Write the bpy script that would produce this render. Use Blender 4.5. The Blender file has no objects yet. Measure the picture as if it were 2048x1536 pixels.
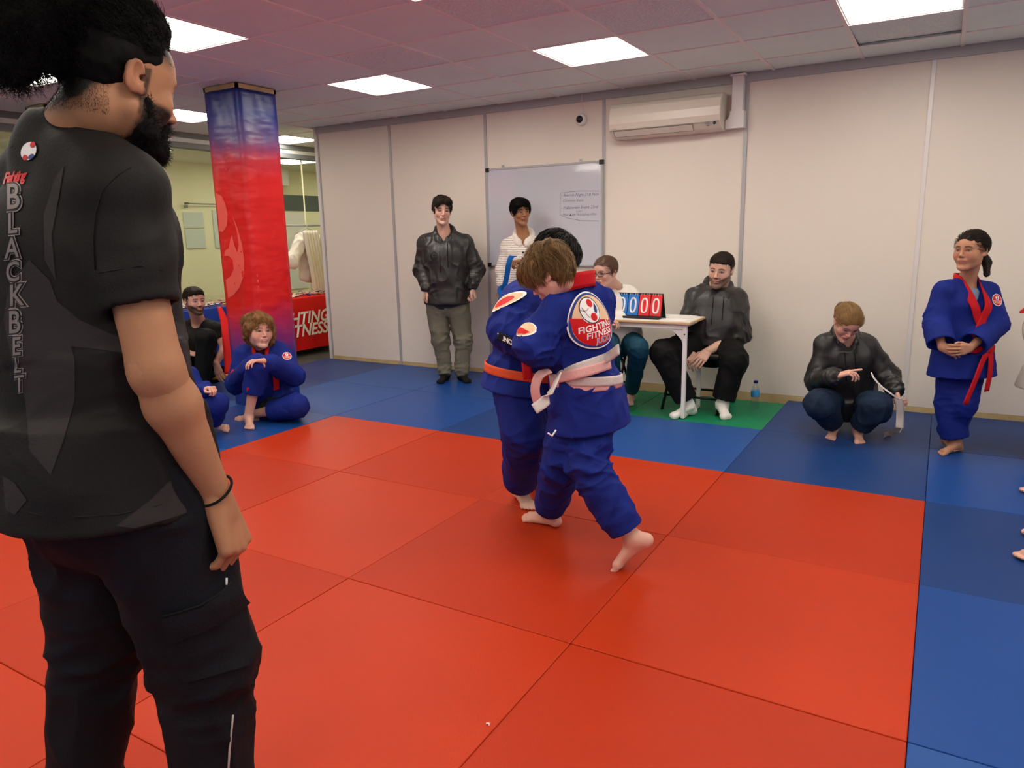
import bpy, bmesh, math, random
import numpy as np
from mathutils import Vector, Matrix, noise
from mathutils.bvhtree import BVHTree

scene = bpy.context.scene
COL = scene.collection
# ------------------------------------------------------------------ camera
CP = np.array([3.9711, -3.9896, 1.3573]); YAW, PIT, ROL = -0.5348, -0.2058, -0.0219; FPX = 1445.92
def cam_rows():
    f = np.array([math.sin(YAW)*math.cos(PIT), math.cos(YAW)*math.cos(PIT), math.sin(PIT)])
    rt = np.array([math.cos(YAW), -math.sin(YAW), 0.]); up = np.cross(rt, f)
    c, s = math.cos(ROL), math.sin(ROL)
    return np.array([c*rt+s*up, -s*rt+c*up, f])
CR = cam_rows()
cam_d = bpy.data.cameras.new('camera'); cam = bpy.data.objects.new('camera', cam_d); COL.objects.link(cam)
mw = Matrix.Identity(4)
for i in range(3):
    mw[i][0] = CR[0][i]; mw[i][1] = CR[1][i]; mw[i][2] = -CR[2][i]; mw[i][3] = CP[i]
cam.matrix_world = mw
cam_d.sensor_width = 36; cam_d.lens = FPX/2048*36; cam_d.clip_start = 0.05
scene.camera = cam
# ------------------------------------------------------------------ world, exposure
w = bpy.data.worlds.new('world'); scene.world = w; w.use_nodes = True
w.node_tree.nodes['Background'].inputs[0].default_value = (0.6, 0.65, 0.7, 1)
w.node_tree.nodes['Background'].inputs[1].default_value = 0.15
scene.view_settings.view_transform = 'Standard'; scene.view_settings.look = 'None'
scene.view_settings.exposure = 0.0; scene.view_settings.gamma = 1; scene.view_settings.use_curve_mapping = False
PANEL_STRENGTH = 17
scene.cycles.max_bounces = 7; scene.cycles.diffuse_bounces = 5
scene.cycles.sample_clamp_indirect = 6
scene.cycles.use_denoising = True; scene.cycles.transparent_max_bounces = 24

# ------------------------------------------------------------------ measuring helpers (photo ray -> point at a real distance)
FH = CR[2].copy(); FH[2] = 0; FH /= np.linalg.norm(FH)
def ray(u, v): return np.array([(u-1024)/FPX, (768-v)/FPX, 1.]) @ CR
def at(u, v, h):                 # point on the sight line at horizontal distance h
    d = ray(u, v); return Vector(CP + d*h/(d@FH))
def onz(u, v, z=0.):
    d = ray(u, v); return Vector(CP + d*(z-CP[2])/d[2])
def ony(u, v, y):
    d = ray(u, v); return Vector(CP + d*(y-CP[1])/d[1])
def onx(u, v, x):
    d = ray(u, v); return Vector(CP + d*(x-CP[0])/d[0])

# ------------------------------------------------------------------ materials
def srgb(r, g, b):
    f = lambda c: (c/255/12.92 if c/255 <= .04045 else ((c/255+.055)/1.055)**2.4)
    return (f(r), f(g), f(b), 1)
def mat(name, col, rough=.6, metal=0., bump=None, spec=None, var=None, sheen=0, coat=0, sss=0, attr=False, emis=None, wrinkle=None):
    """bump=(scale, strength, (sx,sy,sz))   var=(scale, amount)"""
    m = bpy.data.materials.new(name); m.use_nodes = True
    nt = m.node_tree; N = nt.nodes; Lk = nt.links
    b = N['Principled BSDF']; b.inputs['Base Color'].default_value = col
    b.inputs['Roughness'].default_value = rough; b.inputs['Metallic'].default_value = metal; b.inputs['Specular IOR Level'].default_value = .5 if rough < .5 else .25
    if spec is not None: b.inputs['Specular IOR Level'].default_value = spec
    if sheen: b.inputs['Sheen Weight'].default_value = sheen; b.inputs['Sheen Roughness'].default_value = .5
    if coat: b.inputs['Coat Weight'].default_value = coat
    if sss:
        b.inputs['Subsurface Weight'].default_value = sss; b.inputs['Subsurface Radius'].default_value = (.5, .2, .1); b.inputs['Subsurface Scale'].default_value = .01
    if emis: b.inputs['Emission Color'].default_value = emis[0]; b.inputs['Emission Strength'].default_value = emis[1]
    tc = N.new('ShaderNodeTexCoord')
    src = None
    if attr:
        a = N.new('ShaderNodeVertexColor'); a.layer_name = 'Col'; src = a.outputs[0]; Lk.new(src, b.inputs['Base Color'])
    if var:
        nz = N.new('ShaderNodeTexNoise'); nz.inputs['Scale'].default_value = var[0]; nz.inputs['Detail'].default_value = 4
        Lk.new(tc.outputs['Object'], nz.inputs['Vector'])
        mr = N.new('ShaderNodeMapRange'); mr.inputs[1].default_value = .3; mr.inputs[2].default_value = .7
        mr.inputs[3].default_value = 1-var[1]; mr.inputs[4].default_value = 1+var[1]
        Lk.new(nz.outputs[0], mr.inputs[0])
        hv = N.new('ShaderNodeVectorMath'); hv.operation = 'SCALE'
        if src: Lk.new(src, hv.inputs[0])
        else: hv.inputs[0].default_value = col[:3]
        Lk.new(mr.outputs[0], hv.inputs['Scale']); Lk.new(hv.outputs[0], b.inputs['Base Color'])
    if bump:
        mp = N.new('ShaderNodeMapping'); mp.inputs['Scale'].default_value = bump[2] if len(bump) > 2 else (1, 1, 1)
        Lk.new(tc.outputs['Object'], mp.inputs[0])
        nz = N.new('ShaderNodeTexNoise'); nz.inputs['Scale'].default_value = bump[0]; nz.inputs['Detail'].default_value = 5
        Lk.new(mp.outputs[0], nz.inputs['Vector'])
        bp = N.new('ShaderNodeBump'); bp.inputs['Strength'].default_value = bump[1]; bp.inputs['Distance'].default_value = .01
        Lk.new(nz.outputs[0], bp.inputs['Height']); Lk.new(bp.outputs[0], b.inputs['Normal'])
        if wrinkle:
            m2 = N.new('ShaderNodeMapping'); m2.inputs['Scale'].default_value = (1, 1, .6); m2.inputs['Rotation'].default_value = (.4, .5, .3); Lk.new(tc.outputs['Object'], m2.inputs[0])
            n2 = N.new('ShaderNodeTexNoise'); n2.noise_type = 'RIDGED_MULTIFRACTAL'; n2.inputs['Scale'].default_value = wrinkle[0]; n2.inputs['Detail'].default_value = 1.5; n2.inputs['Distortion'].default_value = .8; Lk.new(m2.outputs[0], n2.inputs['Vector'])
            b2 = N.new('ShaderNodeBump'); b2.inputs['Strength'].default_value = wrinkle[1]; b2.inputs['Distance'].default_value = .03; Lk.new(n2.outputs[0], b2.inputs['Height']); Lk.new(b2.outputs[0], bp.inputs['Normal'])
    return m
M = {}
def mm(key, *a, **k): M[key] = mat(key, *a, **k); return M[key]
mm('wall', srgb(230, 219, 206), .45, var=(1.2, .02))
mm('alu', srgb(176, 176, 176), .4, .15)
mm('alu_white', srgb(225, 220, 216), .4, .1)
mm('grey_profile', srgb(128, 130, 132), .5, .3)
mm('tile', srgb(226, 238, 232), .9, bump=(90, .25), var=(1.5, .04))
mm('tbar', srgb(236, 230, 224), .5)
mm('ceiling_void', srgb(60, 55, 55), .9)
mm('mat_red', srgb(180, 50, 12), .42, spec=.18, bump=(220, .12), var=(1.3, .05))
mm('mat_red_b', srgb(172, 46, 11), .46, spec=.18, bump=(220, .12), var=(1.1, .05))  # second red tone stands in for sheen by mat direction
mm('mat_blue', srgb(24, 68, 136), .36, spec=.18, bump=(220, .12), var=(1.3, .06))
mm('mat_blue_b', srgb(36, 78, 144), .44, spec=.18, bump=(220, .12), var=(1.1, .06))  # lighter copy, sheen by mat direction put into the colour
mm('mat_blue_c', srgb(24, 58, 114), .42, spec=.18, bump=(220, .12), var=(1.1, .06))
mm('mat_green', srgb(0, 128, 84), .5, bump=(220, .1), var=(2, .06))
mm('subfloor', srgb(70, 72, 66), .7, var=(6, .3))
mm('wood', srgb(200, 176, 128), .6, bump=(12, .2, (1, 14, 14)), var=(5, .15))
mm('white_paint', srgb(232, 228, 224), .45)
mm('white_plastic', srgb(225, 214, 200), .35)
mm('black_plastic', srgb(14, 14, 15), .35)
mm('black_metal', srgb(16, 16, 18), .3, .4)
mm('beech', srgb(205, 172, 126), .45, bump=(10, .1, (1, 12, 12)), var=(4, .1))
mm('whiteboard', srgb(200, 200, 210), .06, bump=(9, .04, (1, 1, 2)), spec=.8)
mm('ink', srgb(50, 48, 110), .6)
mm('ink_black', srgb(40, 40, 50), .6)
mm('far_wall', srgb(244, 238, 204), .7, var=(1, .02))
mm('far_paper', srgb(205, 214, 212), .5)
mm('card_blue', srgb(0, 112, 200), .3); mm('card_red', srgb(220, 14, 22), .3); mm('print_white', srgb(240, 236, 232), .5)
mm('print_red', srgb(205, 20, 24), .5); mm('print_blue', srgb(40, 62, 130), .5); mm('print_tan', srgb(228, 190, 150), .5)
mm('print_light_blue', srgb(60, 150, 215), .5)
mm('paper', srgb(235, 232, 226), .6)
mm('red_cloth', srgb(214, 14, 14), .55, bump=(8, .25, (1, 1, .3)))
mm('blue_cloth', srgb(16, 52, 140), .55, bump=(8, .25))
mm('silver', srgb(190, 190, 190), .3, .9)
mm('dark_stripe', srgb(66, 82, 88), .5)
def glassmat(name, tint, rough=0.0, mix=.88):
    m = bpy.data.materials.new(name); m.use_nodes = True; nt = m.node_tree; N = nt.nodes
    N.remove(N['Principled BSDF']); out = N['Material Output']
    t = N.new('ShaderNodeBsdfTransparent'); t.inputs[0].default_value = tint
    g = N.new('ShaderNodeBsdfGlossy'); g.inputs['Roughness'].default_value = rough
    x = N.new('ShaderNodeMixShader'); x.inputs[0].default_value = .07; nt.links.new(t.outputs[0], x.inputs[1]); nt.links.new(g.outputs[0], x.inputs[2])
    nt.links.new(x.outputs[0], out.inputs[0]); return m
M['glass'] = glassmat('glass', (.95, .98, .92, 1)); M['clear_plastic'] = glassmat('clear_plastic', (.9, .93, .94, 1), .05)
def emit(name, col, s):
    m = bpy.data.materials.new(name); m.use_nodes = True; N = m.node_tree.nodes; N.remove(N['Principled BSDF'])
    e = N.new('ShaderNodeEmission'); e.inputs[0].default_value = col; e.inputs[1].default_value = s
    m.node_tree.links.new(e.outputs[0], N['Material Output'].inputs[0]); return m
M['panel_light'] = emit('panel_light', (1, .93, .82, 1), PANEL_STRENGTH)

# ------------------------------------------------------------------ object helpers
def link(name, me, m=None, parent=None):
    o = bpy.data.objects.new(name, me); COL.objects.link(o)
    if m is not None and me is not None and not me.materials:
        for x in (m if isinstance(m, (list, tuple)) else [m]): me.materials.append(M[x] if isinstance(x, str) else x)
    if parent is not None: o.parent = parent
    return o
def tag(o, label=None, cat=None, group=None, kind=None):
    for k, v in (('label', label), ('category', cat), ('group', group), ('kind', kind)):
        if v: o[k] = v
    return o
def thing(name, label, cat, group=None, loc=None):
    o = bpy.data.objects.new(name, None); COL.objects.link(o); o.empty_display_size = .1
    if loc is not None: o.location = loc
    return tag(o, label, cat, group)
def bake_to(parent, o):
    """parent with geometry already in world coordinates: keep it there"""
    o.parent = parent; o.matrix_parent_inverse = Matrix.Translation(parent.location).inverted()
class MB:
    def __init__(s): s.bm = bmesh.new()
    def box(s, c, h, rot=None, mi=0):
        r = bmesh.ops.create_cube(s.bm, size=2)
        X = Matrix.Translation(Vector(c)) @ (rot.to_4x4() if rot is not None else Matrix.Identity(4)) @ Matrix.Diagonal((*h, 1))
        bmesh.ops.transform(s.bm, matrix=X, verts=r['verts'])
        if mi:
            for f in {f for v in r['verts'] for f in v.link_faces}: f.material_index = mi
        return s
    def box2(s, lo, hi, mi=0):
        lo, hi = Vector(lo), Vector(hi); return s.box((lo+hi)/2, (hi-lo)/2, mi=mi)
    def tube(s, pts, r, n=8, mi=0, closed=False):
        pts = [Vector(p) for p in pts]; rs = r if isinstance(r, (list, tuple)) else [r]*len(pts); rings = []
        up = None
        for i, p in enumerate(pts):
            if closed: t = (pts[(i+1) % len(pts)]-pts[i-1]).normalized()
            else: t = (pts[min(i+1, len(pts)-1)]-pts[max(i-1, 0)]).normalized()
            if up is None: up = t.orthogonal().normalized()
            up = (up-t*up.dot(t)).normalized(); sd = t.cross(up)
            rings.append([s.bm.verts.new(p+(up*math.cos(2*math.pi*k/n)+sd*math.sin(2*math.pi*k/n))*rs[i]) for k in range(n)])
        L = len(rings)
        for i in range(L if closed else L-1):
            a, b = rings[i], rings[(i+1) % L]
            for k in range(n):
                f = s.bm.faces.new((a[k], a[(k+1) % n], b[(k+1) % n], b[k])); f.smooth = True; f.material_index = mi
        if not closed:
            s.bm.faces.new(rings[0][::-1]).material_index = mi; s.bm.faces.new(rings[-1]).material_index = mi
        return s
    def lathe(s, c, prof, n=24, mi=0, axis='z'):
        rings = []
        for r, z in prof:
            row = []
            for k in range(n):
                a = 2*math.pi*k/n
                v = Vector((r*math.cos(a), r*math.sin(a), z))
                if axis == 'y': v = Vector((v.x, -v.z, v.y))
                row.append(s.bm.verts.new(v+Vector(c)))
            rings.append(row)
        for a, b in zip(rings, rings[1:]):
            for k in range(n):
                f = s.bm.faces.new((a[k], a[(k+1) % n], b[(k+1) % n], b[k])); f.smooth = True; f.material_index = mi
        s.bm.faces.new(rings[0][::-1]).material_index = mi; s.bm.faces.new(rings[-1]).material_index = mi
        return s
    def prism(s, poly, z0, z1, mi=0):
        a = [s.bm.verts.new((x, y, z0)) for x, y in poly]; b = [s.bm.verts.new((x, y, z1)) for x, y in poly]
        s.bm.faces.new(a[::-1]).material_index = mi; s.bm.faces.new(b).material_index = mi; n = len(poly)
        for k in range(n): s.bm.faces.new((a[k], a[(k+1) % n], b[(k+1) % n], b[k])).material_index = mi
        return s
    def mesh(s, name, bevel=0, xf=None):
        if bevel:
            es = [e for e in s.bm.edges if e.is_manifold and e.calc_face_angle(0) > .6]
            bmesh.ops.bevel(s.bm, geom=es, offset=bevel, segments=2, affect='EDGES', profile=.5)
        if xf is not None: bmesh.ops.transform(s.bm, matrix=xf, verts=s.bm.verts)
        bmesh.ops.recalc_face_normals(s.bm, faces=s.bm.faces)
        me = bpy.data.meshes.new(name); s.bm.to_mesh(me); s.bm.free(); return me
    def obj(s, name, m, parent=None, bevel=0, xf=None):
        me = s.mesh(name, bevel, xf); o = link(name, me, m)
        if parent is not None: bake_to(parent, o)
        return o
def text_mesh(body, size=1., shear=0., offset=0., extrude=.0, align='CENTER', spacing=1.):
    c = bpy.data.curves.new('writing', 'FONT'); c.body = body; c.size = size; c.shear = shear; c.offset = offset; c.extrude = extrude
    c.align_x = align; c.align_y = 'CENTER'; c.space_character = spacing; c.resolution_u = 4
    o = bpy.data.objects.new('writing', c); COL.objects.link(o)
    dg = bpy.context.evaluated_depsgraph_get(); me = bpy.data.meshes.new_from_object(o.evaluated_get(dg))
    COL.objects.unlink(o); bpy.data.objects.remove(o); bpy.data.curves.remove(c)
    me.materials.clear(); return me
def place_text(name, body, m, origin, xd, yd, size, parent, **k):
    me = text_mesh(body, size, **k); xd = Vector(xd).normalized(); yd = Vector(yd).normalized(); zd = xd.cross(yd)
    X = Matrix.Identity(4)
    for i in range(3): X[i][0], X[i][1], X[i][2], X[i][3] = xd[i], yd[i], zd[i], Vector(origin)[i]
    me.transform(X); o = link(name, me, m)
    if parent is not None: bake_to(parent, o)
    return o
rnd = random.Random(7)
mm('tile_pitted', srgb(222, 232, 228), .9, bump=(55, 1.0), var=(70, .10))
mm('white_wall', srgb(244, 244, 242), .6)
# ================================================================== THE ROOM
H = 2.505; OX, OY, TS = .3655, -.8078, .6; WY = 2.0; XL = -3.3; XR = 7.0; YB = -6.6
def struct(name, parent=None):
    o = bpy.data.objects.new(name, None); COL.objects.link(o)
    if parent: o.parent = parent
    o['kind'] = 'structure'; return o
# floor slab with the loose mats laid on it
floor = MB().box2((-8, YB-.1, -.14), (XR+.1, 9, -.045)).obj('floor', 'subfloor'); floor['kind'] = 'structure'
def mat_tile(x0, y0, x1, y1, m, label):
    g = .0009; b = MB().box2((x0+g, y0+g, -.044), (x1-g, y1-g, rnd.uniform(-.0012, .0012)))
    o = b.obj('mat_tile', m, floor, bevel=.0035); o['label'] = label; return o
for i in range(4):
    for j in range(-6, 0):
        if j < -4: mat_tile(i, j, i+1, j+1, 'mat_blue', 'blue judo mat tile')
        else: mat_tile(i, j, i+1, j+1, 'mat_red' if (i+j) % 2 else 'mat_red_b', 'red judo mat tile')
for i in list(range(-2, 4)):
    for j in (0, 1):
        if j == 1 and i in (1, 2): continue
        m = ['mat_blue', 'mat_blue_b', 'mat_blue_c'][(i*2+j*3) % 3] if i < 3 else 'mat_blue_c'
        mat_tile(i, j, i+1, j+1-(.02 if j == 1 else 0), m, 'blue judo mat tile')
for i in (-2, -1):
    for j in range(-6, 0): mat_tile(i, j, i+1, j+1, ['mat_blue', 'mat_blue_b'][(i+j) % 2], 'blue judo mat tile')
for i in (4, 5, 6):
    for j in range(-6, 2): mat_tile(i, j, i+1, j+1-(.02 if j == 1 else 0), 'mat_blue_c' if j == -1 or j == 1 else ['mat_blue', 'mat_blue_b'][(i+j) % 2], 'blue judo mat tile')
# green mats end in a jagged edge short of the wall
for i in (1, 2):
    poly = [(i+.0025, 1.0025), (i+.9975, 1.0025), (i+.9975, 1.86)]
    n = 18
    for k in range(1, n): poly.append((i+1-k/n, 1.86+(.015 if k % 2 else -.008)))
    poly.append((i+.0025, 1.86))
    o = MB().prism(poly, -.044, -.006).obj('mat_tile', 'mat_green', floor); o['label'] = 'green judo mat tile with jagged edge'
# back wall of panels between aluminium strips
wall = struct('wall_back'); XS = [-1.945, -.95, .195, 1.39, 2.575, 3.81, 5.02, 6.24, XR]
for a, b in zip(XS, XS[1:]):
    MB().box2((a+.004, WY, .035), (b-.004, WY+.05, H+.02)).obj('wall_panel', 'wall', wall)
for k, x in enumerate(XS[:-1]):
    wd = .014 if k else .016
    b = MB().box2((x-wd, WY-.010, 0.0), (x+wd, WY-.0005, 2.445))
    o = b.obj('trim_strip', 'alu' if k not in (5, 6) else 'alu_white', wall, bevel=.002)
MB().box2((-1.985, WY-.012, -.04), (-1.945, WY+.065, H)).obj('trim_post', 'alu_white', wall)
MB().box2((-1.96, WY-.014, 2.445), (XR, WY-.0005, H+.01)).obj('trim_1', 'alu', bevel=.002)['kind'] = 'structure'
MB().box2((-1.95, WY-.002, -.044), (XR, WY+.05, .033)).obj('baseboard_back', 'wood')['kind'] = 'structure'
MB().box2((-1.98, WY+.052, -.044), (XR, WY+.1, H+.02)).obj('wall_rear_face', 'wall')['kind'] = 'structure'
MB().box2((XR, YB, -.044), (XR+.1, WY, H+.05)).obj('wall_right', 'white_wall')['kind'] = 'structure'
MB().box2((-8, YB-.1, -.044), (XR+.1, YB, H+.05)).obj('wall_front', 'white_wall')['kind'] = 'structure'
MB().box2((-3.4, 8.5, -.044), (-1.9, 4.6, H+.05)).obj('wall_alcove', 'far_wall')['kind'] = 'structure'
MB().box2((-1.98, WY+.1, -.044), (-1.88, 8.5, H+.05)).obj('wall_alcove_side', 'far_wall')['kind'] = 'structure'
# suspended ceiling
ceil = MB().box2((-8, YB, H+.06), (XR+.1, 9, H+.1)).obj('ceiling', 'ceiling_void'); ceil['kind'] = 'structure'
LIGHTS = [(-1, 2), (2, 2), (5, 2), (8, 2), (-5, 2), (-6, 5), (-4, -1), (-1, -1), (2, -1), (5, -1), (8, -1), (-4, -4), (-1, -4), (2, -4), (5, -4), (8, -4), (-4, -7), (-1, -7), (2, -7), (5, -7), (8, -7)]
def tile_mesh(x0, y0, x1, y1, tilt=0):
    b = MB().box2((x0+.010, y0+.010, H+.006), (x1-.010, y1-.010, H+.022))
    if tilt:
        for v in b.bm.verts:
            if v.co.y > (y0+y1)/2: v.co.z += tilt
    return b
for u in range(-6, 12):
    for v in range(-9, 16):
        x0, y0 = OX+u*TS, OY+v*TS; x1, y1 = x0+TS, y0+TS
        if (u, v) in LIGHTS: continue
        if x0 > XR or y1 < YB: continue
        lim = WY-.016 if x1 > -1.95 else 8.5
        if y0 > lim-.02: continue
        y1 = min(y1, lim); x0 = max(x0, XL+.02); x1 = min(x1, XR)
        tile_mesh(x0, y0, x1, y1, .014 if (u, v) == (5, 3) else 0).obj('ceiling_tile', 'tile_pitted' if (u, v) in ((3, 1), (5, 3), (2, 0), (4, 0), (0, 1)) else 'tile', ceil)
g = MB()
for u in range(-6, 12): g.box2((OX+u*TS-.012, YB, H), (OX+u*TS+.012, (WY if OX+u*TS > -1.95 else 8.5), H+.0055))
for v in range(-9, 16): g.box2((XL if v > 4 else XL, OY+v*TS-.012, H+.0004), ((XR if OY+v*TS < WY else -1.97), OY+v*TS+.012, H+.0059))
o = g.obj('ceiling_grid', 'tbar', ceil); o['kind'] = 'stuff'
LB = {(-1, 2): 'square ceiling light panel above the whiteboard wall, right of the padded pillar', (2, 2): 'square ceiling light panel nearest the air conditioner, in mid ceiling', (5, 2): 'square ceiling light panel cut by the top right of the photo',
      (-5, 2): 'square ceiling light panel directly behind the left side of the pillar', (-6, 5): 'square ceiling light panel between pillar and back wall end, farthest away', (-4, -1): 'square ceiling light panel behind the dark bun of hair, far left', (-1, -1): 'large square ceiling light panel right of the bun-haired forehead', (2, -1): 'ceiling light panel just touching the top edge of the photo'}
for (u, v) in LIGHTS:
    x0, y0 = OX+u*TS, OY+v*TS
    if y0+TS < YB or x0 > XR-.5: continue
    x1, y1 = x0+TS, y0+TS; x0 = max(x0, XL+.03)
    t = thing('ceiling_light', LB.get((u, v), 'square ceiling light panel out of frame behind the camera'), 'ceiling light', 'square ceiling light panels', (x0+.3, y0+.3, H))
    f = MB()
    for a, b in (((x0+.008, y0+.008), (x1-.008, y0+.02)), ((x0+.008, y1-.02), (x1-.008, y1-.008)), ((x0+.008, y0+.02), (x0+.02, y1-.02)), ((x1-.02, y0+.02), (x1-.008, y1-.02))):
        f.box2((*a, H+.007), (*b, H+.03))
    f.obj('frame', 'white_paint', t)
    MB().box2((x0+.021, y0+.021, H+.010), (x1-.021, y1-.021, H+.016)).obj('diffuser', 'panel_light', t)
# glazed partition on the left, room beyond
part = struct('window_1')
zt = 2.34
MB().box2((XL-.05, YB, 2.45), (XL+.05, 8.6, H+.02)).obj('header', 'grey_profile', part)
MB().box2((XL-.03, YB, 2.40), (XL+.03, 8.5, 2.449)).obj('header', 'white_paint', part)
MB().box2((XL-.05, YB, zt), (XL+.06, 8.5, 2.399)).obj('header', 'grey_profile', part, bevel=.004)
MB().box2((XL-.03, YB, -.044), (XL+.03, 8.5, .02)).obj('sill', 'grey_profile', part)
ys = [YB, -4.5, -3.0, -1.6, -.2, .92, 1.9, 3.05, 4.5, 6.5, 8.5]
for a, b in zip(ys, ys[1:]):
    if a in (-.2,): continue
    MB().box2((XL-.005, a+.003, .02), (XL+.005, b-.003, zt)).obj('pane', 'glass', part)
for y in ys[1:-1]: MB().box2((XL-.008, y-.005, .02), (XL+.008, y+.005, zt)).obj('joint', 'far_wall', part)
# door in the partition
door = struct('door_1')
dy0, dy1 = -.02, .93
for a, b in (((dy0-.0, 0), (dy0+.07, 1.98)), ((dy1-.07, 0), (dy1, 1.98)), ((dy0, 1.91), (dy1, 1.98))):
    MB().box2((XL-.04, a[0], a[1]-.04), (XL+.05, b[0], b[1])).obj('door_frame', 'grey_profile', door)
MB().box2((XL-.006, -.2, 1.98), (XL+.006, .92, zt)).obj('pane', 'glass', part)
MB().box2((XL-.006, -.2, .02), (XL+.006, dy0, 1.98)).obj('pane', 'glass', part)
MB().box2((XL-.7, dy0+.08, 0), (XL-.66, dy1-.1, 1.9)).obj('door_leaf', 'far_wall', door)
# room behind the glass
FX = -6.0
MB().box2((FX-.1, -6, -.044), (FX, 9, H+.1)).obj('wall_left', 'far_wall')['kind'] = 'structure'
MB().box2((FX, 8.6, -.044), (-2.2, 8.7, H+.1)).obj('wall_far_end', 'far_wall')['kind'] = 'structure'
MB().box2((FX, -6, H+.0), (XL-.05, 8.6, H+.03)).obj('ceiling_far', 'white_paint')['kind'] = 'structure'
for i, (x, y) in enumerate([(-5.0, 1.9), (-4.6, -1.6), (-4.7, 4.2), (-4.7, 6.4)]):  # last two panels are unseen, added to brighten the side room
    t = thing('ceiling_light', ['ceiling light panel seen through the glass, beyond the bearded man\'s chin', 'ceiling light panel in the glazed side room, hidden', 'unseen light panel added to brighten the middle of the glazed side room', 'unseen light panel added to brighten the far end of the glazed side room'][i], 'ceiling light', None, (x, y, H))
    MB().box2((x-.31, y-.31, H-.014), (x+.31, y+.31, H-.001)).obj('frame', 'white_paint', t)
    MB().box2((x-.29, y-.29, H-.02), (x+.29, y+.29, H-.0145)).obj('diffuser', 'panel_light', t)
# ================================================================== IMPLICIT-SURFACE MODELLING (bodies, clothes, hair)
def nrm(v): v = np.asarray(v, float); return v/(np.linalg.norm(v)+1e-12)
def V3(v): return np.array([v[0], v[1], v[2]], float)
def _hash(ix, iy, iz, seed):
    h = (ix*374761393+iy*668265263+iz*2147483647+seed*1274126177) & 0xffffffff
    h = ((h ^ (h >> 13))*1274126177) & 0xffffffff
    return ((h ^ (h >> 16)) & 0xffff)/65535.
def vnoise(P, seed=0):
    P = np.asarray(P); I = np.floor(P).astype(np.int64); f = P-I; f = f*f*(3-2*f); r = 0
    for a in (0, 1):
        for b in (0, 1):
            for c in (0, 1):
                wgt = (f[..., 0] if a else 1-f[..., 0])*(f[..., 1] if b else 1-f[..., 1])*(f[..., 2] if c else 1-f[..., 2])
                r = r+wgt*_hash(I[..., 0]+a, I[..., 1]+b, I[..., 2]+c, seed)
    return r*2-1
def fbm(P, seed=0, o=3):
    r = 0; a = 1
    for k in range(o): r = r+a*vnoise(P*(2.03**k)+k*7.7, seed+k); a *= .5
    return r
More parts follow.
